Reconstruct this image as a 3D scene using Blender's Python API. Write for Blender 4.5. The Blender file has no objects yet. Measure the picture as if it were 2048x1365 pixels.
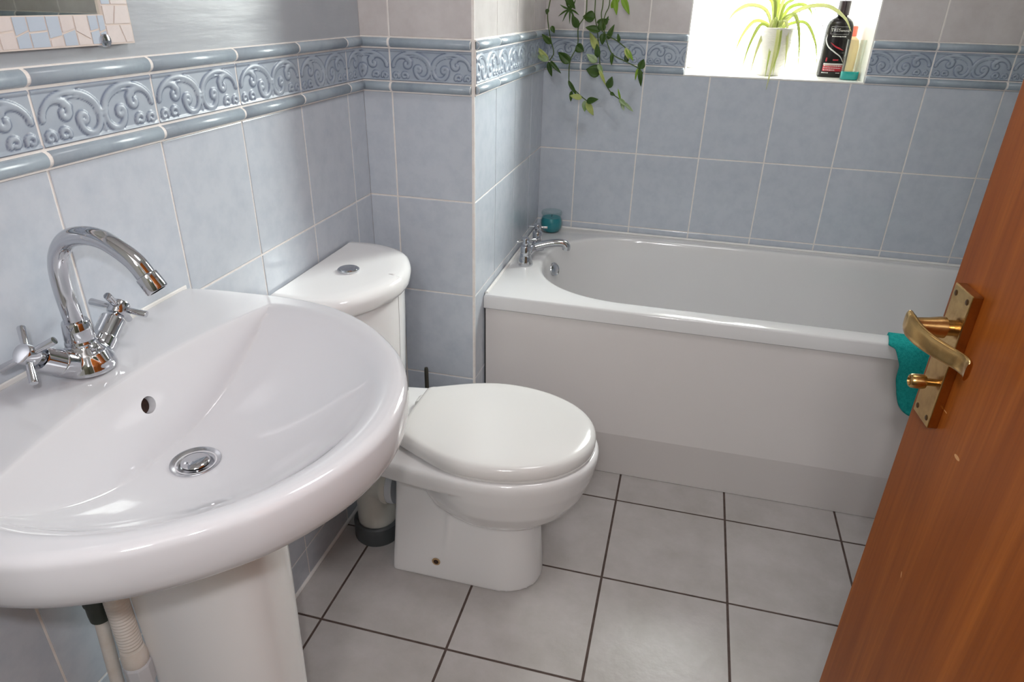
import bpy, bmesh, math, random
import numpy as np
from mathutils import Vector, Matrix

random.seed(7)
SC = bpy.context.scene
COL = SC.collection
PI = math.pi

# ------------------------------------------------------------------ camera, sky, lights, exposure
cam_d = bpy.data.cameras.new('camera')
cam_d.sensor_width = 36.0
cam_d.lens = 1358.87 / 2048 * 36
cam_d.clip_start = 0.02
cam = bpy.data.objects.new('camera', cam_d)
cam.location = (0.7688, -0.2168, 1.2877)
cam.rotation_euler = (1.1034, -0.0221, 0.2539)
COL.objects.link(cam)
SC.camera = cam

SC.view_settings.view_transform = 'Standard'
SC.view_settings.look = 'None'
SC.view_settings.gamma = 1.0
SC.view_settings.use_curve_mapping = False
SC.view_settings.exposure = 0.0

world = bpy.data.worlds.new('sky')
SC.world = world
world.use_nodes = True
wnt = world.node_tree
wbg = wnt.nodes['Background']
wbg.inputs['Strength'].default_value = 1.0
SKY, GLOW = 5.2, 142.0                                        # overcast sky and the bright haze round the veiled sun
_tc = wnt.nodes.new('ShaderNodeTexCoord')
_dot = wnt.nodes.new('ShaderNodeVectorMath')
_dot.operation = 'DOT_PRODUCT'
_dot.inputs[1].default_value = Vector((0.84, 0.56, 0.50)).normalized()
_mx = wnt.nodes.new('ShaderNodeMath')
_mx.operation = 'MAXIMUM'
_mx.inputs[1].default_value = 0.0
_pw = wnt.nodes.new('ShaderNodeMath')
_pw.operation = 'POWER'
_pw.inputs[1].default_value = 7.0
_g = wnt.nodes.new('ShaderNodeMath')
_g.operation = 'MULTIPLY_ADD'
_g.inputs[1].default_value = GLOW
_g.inputs[2].default_value = SKY
_cm = wnt.nodes.new('ShaderNodeVectorMath')
_cm.operation = 'SCALE'
_cm.inputs[0].default_value = (1.0, 0.975, 0.97)
wnt.links.new(_tc.outputs['Generated'], _dot.inputs[0])
wnt.links.new(_dot.outputs['Value'], _mx.inputs[0])
wnt.links.new(_mx.outputs['Value'], _pw.inputs[0])
wnt.links.new(_pw.outputs['Value'], _g.inputs[0])
wnt.links.new(_g.outputs['Value'], _cm.inputs['Scale'])
wnt.links.new(_cm.outputs['Vector'], wbg.inputs['Color'])


def light(name, kind, loc, energy, color=(1, 1, 1), rot=(0, 0, 0), size=0.1, size_y=None, portal=False):
    d = bpy.data.lights.new(name, kind)
    d.energy = energy
    d.color = color
    if kind == 'AREA':
        d.size = size
        if size_y:
            d.shape = 'RECTANGLE'
            d.size_y = size_y
        else:
            d.shape = 'DISK'
        d.cycles.is_portal = portal
    else:
        d.shadow_soft_size = size
    o = bpy.data.objects.new(name, d)
    o.location = loc
    o.rotation_euler = rot
    COL.objects.link(o)
    return o


YB, Y1, X1, XR, YF, ZC = 2.1130, 1.3553, 0.2758, 1.976, -0.20, 2.40
WX0, WX1, WZ0, WZ1 = 0.722, 1.243, 1.088, 1.92            # window opening
light('window_portal', 'AREA', ((WX0 + WX1) / 2, YB + 0.30, (WZ0 + WZ1) / 2), 1.0, rot=(-PI / 2, 0, 0),
      size=WX1 - WX0, size_y=WZ1 - WZ0, portal=True)
# the camera's own flash gun, above and a little behind the lens
light('camera_flash', 'POINT', (0.775, -0.27, 1.415), 13.5, (0.98, 0.97, 1.0), size=0.018)
# unseen fill lights, added to brighten the room from the ceiling and the hall
light('ceiling_fill', 'AREA', (1.0, 0.75, 2.36), 7.4, (1.0, 0.98, 0.985), size=0.45)
light('hall_fill', 'POINT', (0.75, -0.95, 1.92), 27.0, (1.0, 0.975, 0.985), size=0.12)

# ------------------------------------------------------------------ materials


def lin(*c):
    return tuple(((v / 255.0) / 12.92 if v / 255.0 <= 0.04045 else ((v / 255.0 + 0.055) / 1.055) ** 2.4) for v in c) + (1,)


def mat(name, col, rough=0.5, metal=0.0, spec=0.5, noise=None, bump=None, coat=0.0, trans=0.0, ior=1.45, sss=0.0):
    """noise=(scale, second colour, lo, hi[, stretch]); bump=(scale, strength[, stretch])"""
    m = bpy.data.materials.new(name)
    m.use_nodes = True
    nt = m.node_tree
    b = nt.nodes['Principled BSDF']
    b.inputs['Base Color'].default_value = col
    b.inputs['Roughness'].default_value = rough
    b.inputs['Metallic'].default_value = metal
    b.inputs['Specular IOR Level'].default_value = spec
    b.inputs['Coat Weight'].default_value = coat
    b.inputs['Coat Roughness'].default_value = 0.05
    b.inputs['Transmission Weight'].default_value = trans
    b.inputs['IOR'].default_value = ior
    tc = nt.nodes.new('ShaderNodeTexCoord')

    def coords(st):
        if not st:
            return tc.outputs['Object']
        mp = nt.nodes.new('ShaderNodeMapping')
        mp.inputs['Scale'].default_value = st
        nt.links.new(tc.outputs['Object'], mp.inputs['Vector'])
        return mp.outputs['Vector']
    if noise:
        n = nt.nodes.new('ShaderNodeTexNoise')
        n.inputs['Scale'].default_value = noise[0]
        n.inputs['Detail'].default_value = 6
        n.inputs['Roughness'].default_value = 0.65
        nt.links.new(coords(noise[4] if len(noise) > 4 else None), n.inputs['Vector'])
        r = nt.nodes.new('ShaderNodeValToRGB')
        r.color_ramp.elements[0].position = noise[2]
        r.color_ramp.elements[1].position = noise[3]
        r.color_ramp.elements[0].color = col
        r.color_ramp.elements[1].color = noise[1]
        nt.links.new(n.outputs['Fac'], r.inputs['Fac'])
        nt.links.new(r.outputs['Color'], b.inputs['Base Color'])
    if bump:
        n = nt.nodes.new('ShaderNodeTexNoise')
        n.inputs['Scale'].default_value = bump[0]
        n.inputs['Detail'].default_value = 4
        nt.links.new(coords(bump[2] if len(bump) > 2 else None), n.inputs['Vector'])
        bp = nt.nodes.new('ShaderNodeBump')
        bp.inputs['Strength'].default_value = bump[1]
        bp.inputs['Distance'].default_value = 0.01
        nt.links.new(n.outputs['Fac'], bp.inputs['Height'])
        nt.links.new(bp.outputs['Normal'], b.inputs['Normal'])
    return m


M = {}
M['tile'] = mat('blue_tile', lin(196, 202, 211), 0.16, noise=(26, lin(182, 190, 201), 0.42, 0.80), bump=(9, 0.03))
M['tile_upper'] = mat('blush_white_tile', lin(208, 203, 202), 0.18, noise=(14, lin(196, 189, 188), 0.40, 0.75), bump=(9, 0.03))
M['grout'] = mat('cream_grout', lin(238, 234, 230), 0.8, noise=(60, lin(228, 220, 214), 0.4, 0.75))
M['white_reveal'] = mat('white_reveal_tile', lin(235, 233, 228), 0.3)
M['paint'] = mat('blue_gloss_paint', lin(174, 179, 185), 0.3, spec=0.25, bump=(30, 0.16, (1, 0.15, 1)), noise=(8, lin(168, 173, 180), 0.4, 0.7))
M['plain_wall'] = mat('off_white_paint', lin(205, 203, 196), 0.7)
M['hall_wall'] = mat('olive_hall_paint', lin(120, 118, 98), 0.7)
M['ceiling'] = mat('ceiling_paint', lin(232, 230, 226), 0.8)
M['rail'] = mat('blue_rail_glaze', lin(162, 174, 184), 0.24, noise=(22, lin(138, 150, 163), 0.45, 0.85), spec=0.35)
M['floor_tile'] = mat('grey_floor_tile', lin(190, 185, 183), 0.27, noise=(7, lin(171, 166, 161), 0.35, 0.75), bump=(45, 0.06))
M['floor_grout'] = mat('brown_floor_grout', lin(92, 78, 72), 0.9, noise=(40, lin(70, 58, 52), 0.4, 0.7))
M['ceramic'] = mat('white_ceramic', lin(208, 208, 212), 0.07, coat=0.3)
M['ceramic_wc'] = mat('white_ceramic_wc', lin(235, 234, 234), 0.08, coat=0.3)
M['seat'] = mat('white_seat_plastic', lin(226, 224, 222), 0.14)
M['acrylic'] = mat('white_bath_acrylic', lin(226, 225, 225), 0.1, coat=0.2)
M['panel'] = mat('cream_bath_panel', lin(228, 223, 221), 0.13)
M['dark_gap'] = mat('dark_recess', lin(40, 42, 42), 0.8)
M['chrome'] = mat('chrome', (0.60, 0.61, 0.64, 1), 0.06, metal=1.0)
M['chrome_dull'] = mat('dull_chrome', (0.60, 0.61, 0.64, 1), 0.22, metal=1.0)
M['brass'] = mat('antique_brass', lin(196, 160, 104), 0.24, metal=1.0, noise=(45, lin(150, 112, 66), 0.45, 0.8), bump=(120, 0.03))
M['brass_dark'] = mat('dark_brass', lin(92, 68, 42), 0.4, metal=0.9)
M['rust'] = mat('dark_rust', lin(60, 36, 24), 0.7, noise=(300, lin(28, 18, 14), 0.4, 0.7))
M['rust_ring'] = mat('rust_stain', lin(176, 146, 108), 0.5)
M['pipe_white'] = mat('white_pipe_plastic', lin(214, 212, 204), 0.35)
M['pipe_blue_white'] = mat('cool_white_plastic', lin(214, 218, 224), 0.35)
M['pipe_cream'] = mat('cream_pipe_plastic', lin(232, 226, 219), 0.4, noise=(30, lin(222, 212, 200), 0.4, 0.75))
M['pipe_grey'] = mat('pale_grey_plastic', lin(212, 214, 219), 0.35)
M['rubber'] = mat('dark_grey_rubber', lin(82, 86, 88), 0.5)
M['rubber_green'] = mat('green_black_rubber', lin(58, 66, 60), 0.5)
M['brush'] = mat('gunmetal', lin(86, 84, 76), 0.35, metal=0.6)
M['pot'] = mat('white_textured_pot', lin(224, 220, 212), 0.55, bump=(60, 0.5, (1, 1, 3)))
M['soil'] = mat('dark_soil', lin(60, 48, 38), 0.95)
M['cloth'] = mat('teal_towel', lin(44, 174, 168), 0.95, spec=0.1, noise=(160, lin(30, 146, 141), 0.4, 0.7), bump=(400, 0.5))
M['black_plastic'] = mat('black_bottle_plastic', lin(24, 20, 21), 0.25)
M['cap'] = mat('plum_black_cap', lin(40, 26, 30), 0.35)
M['label_red'] = mat('crimson_label', lin(176, 34, 52), 0.4)
M['label_silver'] = mat('silver_print', lin(214, 212, 210), 0.35)
M['upvc'] = mat('white_window_plastic', lin(238, 238, 236), 0.3)
M['lead'] = mat('lead_strip', lin(150, 138, 146), 0.5)
M['mosaic_white'] = mat('blush_mosaic', lin(216, 206, 203), 0.3, noise=(20, lin(206, 196, 194), 0.4, 0.7))
M['mosaic_blue'] = mat('blue_mosaic', lin(184, 195, 209), 0.25)
M['mosaic_grout'] = mat('mosaic_grout', lin(214, 202, 194), 0.8)
M['mirror'] = mat('mirror_silver', (0.86, 0.90, 0.86, 1), 0.015, metal=1.0)
M['green_cloth'] = mat('sage_green_cloth', lin(128, 138, 112), 0.9, noise=(30, lin(112, 122, 98), 0.4, 0.7))
M['stem'] = mat('green_stem', lin(74, 96, 40), 0.5)
M['caulk'] = mat('white_sealant', lin(236, 234, 231), 0.4)
M['wax'] = mat('teal_wax', lin(18, 136, 146), 0.3)


def glass_mat(name, col, rough=0.0, transp=0.6):
    m = bpy.data.materials.new(name)
    m.use_nodes = True
    nt = m.node_tree
    nt.nodes.clear()
    out = nt.nodes.new('ShaderNodeOutputMaterial')
    tr = nt.nodes.new('ShaderNodeBsdfTransparent')
    tr.inputs['Color'].default_value = col
    gl = nt.nodes.new('ShaderNodeBsdfGlossy')
    gl.inputs['Roughness'].default_value = rough
    lw = nt.nodes.new('ShaderNodeLayerWeight')
    lw.inputs['Blend'].default_value = 0.5
    pw = nt.nodes.new('ShaderNodeMath')
    pw.operation = 'POWER'
    pw.inputs[1].default_value = 4.0
    nt.links.new(lw.outputs['Facing'], pw.inputs[0])
    fr = nt.nodes.new('ShaderNodeMath')
    fr.operation = 'MULTIPLY_ADD'
    fr.inputs[1].default_value = 0.6
    fr.inputs[2].default_value = 0.04
    nt.links.new(pw.outputs['Value'], fr.inputs[0])
    mx = nt.nodes.new('ShaderNodeMixShader')
    nt.links.new(fr.outputs['Value'], mx.inputs['Fac'])
    nt.links.new(tr.outputs['BSDF'], mx.inputs[1])
    nt.links.new(gl.outputs['BSDF'], mx.inputs[2])
    nt.links.new(mx.outputs['Shader'], out.inputs['Surface'])
    return m


M['pane'] = glass_mat('window_glass', (0.96, 1.0, 0.98, 1))
M['clear'] = glass_mat('clear_plastic', (0.93, 0.96, 0.95, 1))
M['jar_glass'] = glass_mat('jar_glass', (0.93, 0.97, 0.97, 1))
M['teal_liquid'] = mat('teal_liquid', lin(20, 178, 178), 0.15, trans=0.35)


def leaf_mat(name, c1, c2, transl=0.5):
    m = mat(name, c1, 0.38, noise=(25, c2, 0.35, 0.7))
    nt = m.node_tree
    b = nt.nodes['Principled BSDF']
    t = nt.nodes.new('ShaderNodeBsdfTranslucent')
    t.inputs['Color'].default_value = c2
    mx = nt.nodes.new('ShaderNodeMixShader')
    mx.inputs['Fac'].default_value = transl
    out = nt.nodes['Material Output']
    nt.links.new(b.outputs['BSDF'], mx.inputs[1])
    nt.links.new(t.outputs['BSDF'], mx.inputs[2])
    nt.links.new(mx.outputs['Shader'], out.inputs['Surface'])
    return m


M['leaf_spider'] = leaf_mat('spider_leaf', lin(168, 184, 96), lin(208, 216, 140), 0.3)
M['leaf_spider_pale'] = leaf_mat('pale_spider_leaf', lin(214, 216, 150), lin(226, 228, 180), 0.3)
M['peach'] = leaf_mat('peach_bottle', lin(252, 238, 212), lin(253, 236, 206), 0.65)
M['pink'] = leaf_mat('pink_plastic', lin(244, 180, 164), lin(246, 170, 150), 0.5)
M['leaf_dark'] = leaf_mat('dark_green_leaf', lin(58, 88, 36), lin(84, 116, 46), 0.3)
M['leaf_pale'] = leaf_mat('striped_pale_leaf', lin(190, 206, 170), lin(130, 164, 84), 0.25)
M['leaf_lime'] = leaf_mat('lime_leaf', lin(140, 180, 50), lin(160, 196, 70), 0.4)


def attr_mat(name):
    """border tile glaze: pale blue body with darker glaze pooled in the mould's recesses"""
    m = bpy.data.materials.new(name)
    m.use_nodes = True
    nt = m.node_tree
    b = nt.nodes['Principled BSDF']
    b.inputs['Roughness'].default_value = 0.36
    a = nt.nodes.new('ShaderNodeAttribute')
    a.attribute_name = 'glaze'
    tc = nt.nodes.new('ShaderNodeTexCoord')
    n = nt.nodes.new('ShaderNodeTexNoise')
    n.inputs['Scale'].default_value = 16
    n.inputs['Detail'].default_value = 6
    nt.links.new(tc.outputs['Object'], n.inputs['Vector'])
    r = nt.nodes.new('ShaderNodeValToRGB')
    r.color_ramp.elements[0].position = 0.35
    r.color_ramp.elements[1].position = 0.75
    r.color_ramp.elements[0].color = lin(172, 182, 193)
    r.color_ramp.elements[1].color = lin(150, 161, 176)
    nt.links.new(n.outputs['Fac'], r.inputs['Fac'])
    mx = nt.nodes.new('ShaderNodeMixRGB')
    mx.inputs['Color2'].default_value = lin(98, 110, 134)
    nt.links.new(a.outputs['Fac'], mx.inputs['Fac'])
    nt.links.new(r.outputs['Color'], mx.inputs['Color1'])
    nt.links.new(mx.outputs['Color'], b.inputs['Base Color'])
    return m


M['border'] = attr_mat('moulded_border_glaze')


def wood_mat():
    m = bpy.data.materials.new('varnished_wood')
    m.use_nodes = True
    nt = m.node_tree
    b = nt.nodes['Principled BSDF']
    b.inputs['Roughness'].default_value = 0.4
    b.inputs['Specular IOR Level'].default_value = 0.2
    tc = nt.nodes.new('ShaderNodeTexCoord')
    mp = nt.nodes.new('ShaderNodeMapping')
    mp.inputs['Scale'].default_value = (9, 9, 0.7)
    nt.links.new(tc.outputs['Object'], mp.inputs['Vector'])
    n = nt.nodes.new('ShaderNodeTexNoise')
    n.inputs['Scale'].default_value = 2.2
    n.inputs['Detail'].default_value = 8
    n.inputs['Roughness'].default_value = 0.62
    n.inputs['Distortion'].default_value = 0.4
    nt.links.new(mp.outputs['Vector'], n.inputs['Vector'])
    r = nt.nodes.new('ShaderNodeValToRGB')
    e = r.color_ramp.elements
    e[0].position = 0.22
    e[0].color = lin(128, 62, 16)
    e[1].position = 0.80
    e[1].color = lin(184, 106, 38)
    k = e.new(0.5)
    k.color = lin(150, 80, 26)
    nt.links.new(n.outputs['Fac'], r.inputs['Fac'])
    mp2 = nt.nodes.new('ShaderNodeMapping')
    mp2.inputs['Scale'].default_value = (260, 260, 6)
    nt.links.new(tc.outputs['Object'], mp2.inputs['Vector'])
    n2 = nt.nodes.new('ShaderNodeTexNoise')
    n2.inputs['Scale'].default_value = 1.0
    n2.inputs['Detail'].default_value = 3
    nt.links.new(mp2.outputs['Vector'], n2.inputs['Vector'])
    r2 = nt.nodes.new('ShaderNodeValToRGB')
    r2.color_ramp.elements[0].color = (0.78, 0.74, 0.7, 1)
    r2.color_ramp.elements[1].color = (1.06, 1.04, 1.0, 1)
    r2.color_ramp.elements[0].position = 0.3
    r2.color_ramp.elements[1].position = 0.6
    nt.links.new(n2.outputs['Fac'], r2.inputs['Fac'])
    mx = nt.nodes.new('ShaderNodeMixRGB')
    mx.blend_type = 'MULTIPLY'
    mx.inputs['Fac'].default_value = 0.6
    nt.links.new(r.outputs['Color'], mx.inputs['Color1'])
    nt.links.new(r2.outputs['Color'], mx.inputs['Color2'])
    nt.links.new(mx.outputs['Color'], b.inputs['Base Color'])
    return m


M['wood'] = wood_mat()
M['wood_raw'] = mat('bare_wood_chip', lin(214, 160, 108), 0.7)

# ------------------------------------------------------------------ mesh helpers


class MB:
    def __init__(self):
        self.v, self.f, self.m, self.s = [], [], [], []
        self.attr = None

    def add(self, verts, faces, mi=0, smooth=True):
        k = len(self.v)
        self.v += [tuple(p) for p in verts]
        for f in faces:
            self.f.append([k + i for i in f])
            self.m.append(mi)
            self.s.append(smooth)

    def box(self, lo, hi, mi=0, T=None):
        x0, y0, z0 = lo
        x1, y1, z1 = hi
        v = [(x0, y0, z0), (x1, y0, z0), (x1, y1, z0), (x0, y1, z0), (x0, y0, z1), (x1, y0, z1), (x1, y1, z1), (x0, y1, z1)]
        if T:
            v = [T(*p) for p in v]
        self.add(v, [(0, 3, 2, 1), (4, 5, 6, 7), (0, 1, 5, 4), (1, 2, 6, 5), (2, 3, 7, 6), (3, 0, 4, 7)], mi, False)

    def rings(self, rings, mi=0, cap0=True, cap1=True, smooth=True, closed=True):
        n = len(rings[0])
        v = [p for r in rings for p in r]
        f = []
        for i in range(len(rings) - 1):
            for j in range(n if closed else n - 1):
                a, b = i * n + j, i * n + (j + 1) % n
                f.append((a, b, b + n, a + n))
        if cap0:
            f.append(tuple(range(n - 1, -1, -1)))
        if cap1:
            f.append(tuple((len(rings) - 1) * n + j for j in range(n)))
        self.add(v, f, mi, smooth)

    def tube(self, path, r, n=16, mi=0, cap=True, flat=None):
        """tube along path; r is a number or one per point; flat=(a,b) scales the section"""
        P = [Vector(p) for p in path]
        R = r if hasattr(r, '__len__') else [r] * len(P)
        rings = []
        t0 = (P[1] - P[0]).normalized()
        u = t0.orthogonal().normalized()
        for i, p in enumerate(P):
            if i == 0:
                t = t0
            elif i == len(P) - 1:
                t = (P[i] - P[i - 1]).normalized()
            else:
                t = ((P[i + 1] - P[i]).normalized() + (P[i] - P[i - 1]).normalized())
                t = t.normalized() if t.length > 1e-9 else (P[i + 1] - P[i]).normalized()
            u = (u - t * u.dot(t)).normalized()
            w = t.cross(u)
            rings.append([p + (u * math.cos(2 * PI * j / n) + w * math.sin(2 * PI * j / n)) * R[i] for j in range(n)])
        self.rings(rings, mi, cap, cap)

    def lathe(self, prof, c=(0, 0, 0), axis=(0, 0, 1), n=32, mi=0, cap0=True, cap1=True, sx=1.0, sy=1.0, xdir=None):
        ax = Vector(axis).normalized()
        u = Vector(xdir).normalized() if xdir else (Vector((1, 0, 0)) if abs(ax.x) < 0.9 else Vector((0, 1, 0)))
        u = (u - ax * u.dot(ax)).normalized()
        w = ax.cross(u)
        c = Vector(c)
        rings = [[c + ax * h + (u * math.cos(2 * PI * j / n) * sx + w * math.sin(2 * PI * j / n) * sy) * r for j in range(n)] for r, h in prof]
        self.rings(rings, mi, cap0, cap1)

    def build(self, name, mats, parent=None, loc=None, sharp=35, sub=0, bevel=0, solid=0, remesh=0, relax=0):
        me = bpy.data.meshes.new(name)
        me.from_pydata(self.v, [], self.f)
        mats = mats if isinstance(mats, (list, tuple)) else [mats]
        for x in mats:
            me.materials.append(x)
        me.polygons.foreach_set('material_index', self.m)
        me.polygons.foreach_set('use_smooth', self.s)
        if self.attr is not None:
            at = me.attributes.new('glaze', 'FLOAT', 'POINT')
            at.data.foreach_set('value', self.attr)
        me.update()
        bm = bmesh.new()
        bm.from_mesh(me)
        if remesh == 0 and self.attr is None:
            bmesh.ops.remove_doubles(bm, verts=bm.verts, dist=1e-6)
            bmesh.ops.recalc_face_normals(bm, faces=bm.faces)
        if sharp and any(self.s):
            for e in bm.edges:
                if len(e.link_faces) == 2 and e.calc_face_angle(0) > math.radians(sharp):
                    e.smooth = False
        bm.to_mesh(me)
        bm.free()
        o = bpy.data.objects.new(name, me)
        COL.objects.link(o)
        if bevel:
            md = o.modifiers.new('bevel', 'BEVEL')
            md.width = bevel
            md.segments = 3
            md.limit_method = 'ANGLE'
            md.angle_limit = math.radians(40)
        if remesh:
            md = o.modifiers.new('remesh', 'REMESH')
            md.mode = 'VOXEL'
            md.voxel_size = remesh
            md.use_smooth_shade = True
            if relax:
                md = o.modifiers.new('relax', 'SMOOTH')
                md.iterations = relax
                md.factor = 0.5
        if sub:
            md = o.modifiers.new('sub', 'SUBSURF')
            md.levels = sub
            md.render_levels = sub
        if solid:
            md = o.modifiers.new('solid', 'SOLIDIFY')
            md.thickness = solid
            md.offset = 0
        if parent:
            o.parent = parent
            o.location = -parent.location
        return o


def thing(name, label, cat, loc=(0, 0, 0), group=None):
    o = bpy.data.objects.new(name, None)
    o.empty_display_size = 0.05
    COL.objects.link(o)
    o.location = loc
    o['label'] = label
    o['category'] = cat
    if group:
        o['group'] = group
    return o


def tag(o, label, cat, group=None):
    o['label'] = label
    o['category'] = cat
    if group:
        o['group'] = group
    return o


def struct(o, label=None, cat=None):
    o['kind'] = 'structure'
    if label:
        o['label'] = label
    if cat:
        o['category'] = cat
    return o


def part(mb, name, m, parent, label=None, **k):
    """a child whose mesh is written in world coordinates (parents are never rotated)"""
    o = mb.build(name, m, None, **k)
    o.parent = parent
    base = Vector((0, 0, 0))
    p = parent
    while p is not None:
        base += p.location
        p = p.parent
    o.location = -base
    if label:
        o['label'] = label
    return o


def catmull(pts, n=12, closed=False):
    P = [Vector(p) for p in pts]
    out = []
    N = len(P)
    segs = N if closed else N - 1
    for i in range(segs):
        if closed:
            p0, p1, p2, p3 = P[(i - 1) % N], P[i], P[(i + 1) % N], P[(i + 2) % N]
        else:
            p1, p2 = P[i], P[i + 1]
            p0 = P[i - 1] if i > 0 else p1 * 2 - p2
            p3 = P[i + 2] if i + 2 < N else p2 * 2 - p1
        for k in range(n):
            t = k / n
            out.append(0.5 * ((2 * p1) + (p2 - p0) * t + (2 * p0 - 5 * p1 + 4 * p2 - p3) * t * t + (3 * p1 - p0 - 3 * p2 + p3) * t ** 3))
    if not closed:
        out.append(P[-1].copy())
    return out


def radial(poly, c, ang):
    """distance from c to the closed 2-D polygon along the angle"""
    d = (math.cos(ang), math.sin(ang))
    best = 0
    n = len(poly)
    for i in range(n):
        ax, ay = poly[i][0] - c[0], poly[i][1] - c[1]
        bx, by = poly[(i + 1) % n][0] - c[0], poly[(i + 1) % n][1] - c[1]
        ex, ey = bx - ax, by - ay
        den = d[0] * ey - d[1] * ex
        if abs(den) < 1e-12:
            continue
        t = (ax * ey - ay * ex) / den
        s = (ax * d[1] - ay * d[0]) / den
        if t > 0 and -1e-9 <= s <= 1 + 1e-9:
            best = max(best, t)
    return best


# ------------------------------------------------------------------ the room
TW, TH = 0.20267, 0.25
ZA = 1.0852
RAIL = (0.0005, 0.0215)


def T_left(u, z, n): return (n, u, z)
def T_colf(u, z, n): return (u, Y1 - n, z)
def T_cols(u, z, n): return (X1 + n, u, z)
def T_back(u, z, n): return (u, YB - n, z)
def T_right(u, z, n): return (XR - n, u, z)
def T_front(u, z, n): return (u, YF + n, z)


def tiles(mb, T, u0, u1, z0, z1, uj, zj, mi, holes=(), W=TW, H=TH, gap=0.0042):
    """bevelled tiles on a grid with joints at uj + i*W, zj + k*H, cut to the rectangle"""
    g = gap / 2
    i0, i1 = math.floor((u0 - uj) / W), math.ceil((u1 - uj) / W)
    k0, k1 = math.floor((z0 - zj) / H), math.ceil((z1 - zj) / H)
    for i in range(i0, i1):
        for k in range(k0, k1):
            a0, a1 = max(u0, uj + i * W + g), min(u1, uj + (i + 1) * W - g)
            b0, b1 = max(z0, zj + k * H + g), min(z1, zj + (k + 1) * H - g)
            if a1 - a0 < 0.004 or b1 - b0 < 0.004:
                continue
            cells = [(a0, a1, b0, b1)]
            for (h0, h1, g0, g1) in holes:
                nxt = []
                for (p0, p1, q0, q1) in cells:
                    if p1 <= h0 or p0 >= h1 or q1 <= g0 or q0 >= g1:
                        nxt.append((p0, p1, q0, q1))
                        continue
                    if p0 < h0: nxt.append((p0, h0, q0, q1))
                    if p1 > h1: nxt.append((h1, p1, q0, q1))
                    m0, m1 = max(p0, h0), min(p1, h1)
                    if q0 < g0: nxt.append((m0, m1, q0, g0))
                    if q1 > g1: nxt.append((m0, m1, g1, q1))
                cells = nxt
            for (a, b, c, d) in cells:
                if b - a < 0.004 or d - c < 0.004:
                    continue
                e = 0.0012
                o = [(a, c), (b, c), (b, d), (a, d)]
                q = [(a + e, c + e), (b - e, c + e), (b - e, d - e), (a + e, d - e)]
                v = [T(x, y, -0.0016) for x, y in o] + [T(x, y, -0.0004) for x, y in o] + [T(x, y, 0.0) for x, y in q]
                f = [(8, 9, 10, 11)]
                for s in range(4):
                    t = (s + 1) % 4
                    f += [(s, t, 4 + t, 4 + s), (4 + s, 4 + t, 8 + t, 8 + s)]
                mb.add(v, f, mi, False)


def slab(mb, T, u0, u1, z0, z1, mi=0, t=0.1, hole=None, back=-0.0013):
    if hole:
        h0, h1, g0, g1 = hole
        for (a, b, c, d) in ((u0, h0, z0, z1), (h1, u1, z0, z1), (h0, h1, z0, g0), (h0, h1, g1, z1)):
            if b - a > 1e-4 and d - c > 1e-4:
                mb.box((a, c, -t), (b, d, back), mi, T)
    else:
        mb.box((u0, z0, -t), (u1, z1, back), mi, T)


GR = [M['grout'], M['tile'], M['tile_upper'], M['paint'], M['white_reveal']]
LO = 0.4628
mb = MB()
slab(mb, T_left, YF, Y1 + 0.02, 0, ZC)
tiles(mb, T_left, YF, Y1, 0, ZA, LO, ZA, 1)
mb.box((YF, ZA + 0.117, -0.0012), (Y1, ZC, 0.0), 3, T_left)
struct(mb.build('wall_left', GR))

mb = MB()                                                          # boxed-in corner beside the bath
slab(mb, T_colf, 0.0, X1 - 0.002, 0, ZC, t=0.08)
slab(mb, T_cols, Y1 + 0.002, YB, 0, ZC, t=0.08)
tiles(mb, T_colf, 0, X1 - 0.006, 0, ZA, X1 - TW, ZA, 1)
tiles(mb, T_colf, 0, X1 - 0.006, ZA + 0.118, ZC, X1 - TW, ZA + 0.118, 2)
tiles(mb, T_cols, Y1 + 0.006, YB, 0, ZA, Y1 - 0.013, ZA, 1)
tiles(mb, T_cols, Y1 + 0.006, YB, ZA + 0.118, ZC, Y1 - 0.013, ZA + 0.118, 2)
struct(mb.build('wall_column', GR))

VO = X1 + 0.1224
mb = MB()
slab(mb, T_back, X1 - 0.1, XR + 0.1, 0, ZC, t=0.32, hole=(WX0, WX1, WZ0 - 0.004, WZ1))
tiles(mb, T_back, X1, XR, 0, ZA, VO, ZA, 1, holes=[(WX0, WX1, WZ0 - 0.004, WZ1)])
tiles(mb, T_back, X1, XR, ZA + 0.118, ZC, VO, ZA + 0.118, 2, holes=[(WX0, WX1, WZ0, WZ1)])
# white-tiled reveal
mb.box((WX0, WZ0 - 0.004, -0.32), (WX1, WZ0, 0.001), 4, T_back)
mb.box((WX0 - 0.001, WZ0, -0.32), (WX0 + 0.003, WZ1, 0.0005), 4, T_back)
mb.box((WX1 - 0.003, WZ0, -0.32), (WX1 + 0.001, WZ1, 0.0005), 4, T_back)
struct(mb.build('wall_back', GR))

mb = MB()
slab(mb, T_right, YF, YB, 0, ZC)
tiles(mb, T_right, YF, YB, 0, ZA, YB - 0.1, ZA, 1)
tiles(mb, T_right, YF, YB, ZA + 0.118, ZC, YB - 0.1, ZA + 0.118, 2)
struct(mb.build('wall_right', GR))

DX0, DX1, DZ = 0.38, 1.185, 2.0                                    # doorway
mb = MB()
slab(mb, T_front, -0.1, XR + 0.1, 0, ZC, mi=0, hole=(DX0, DX1, 0, DZ), back=0.0, t=0.1)
struct(mb.build('wall_front', M['plain_wall']))

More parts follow.
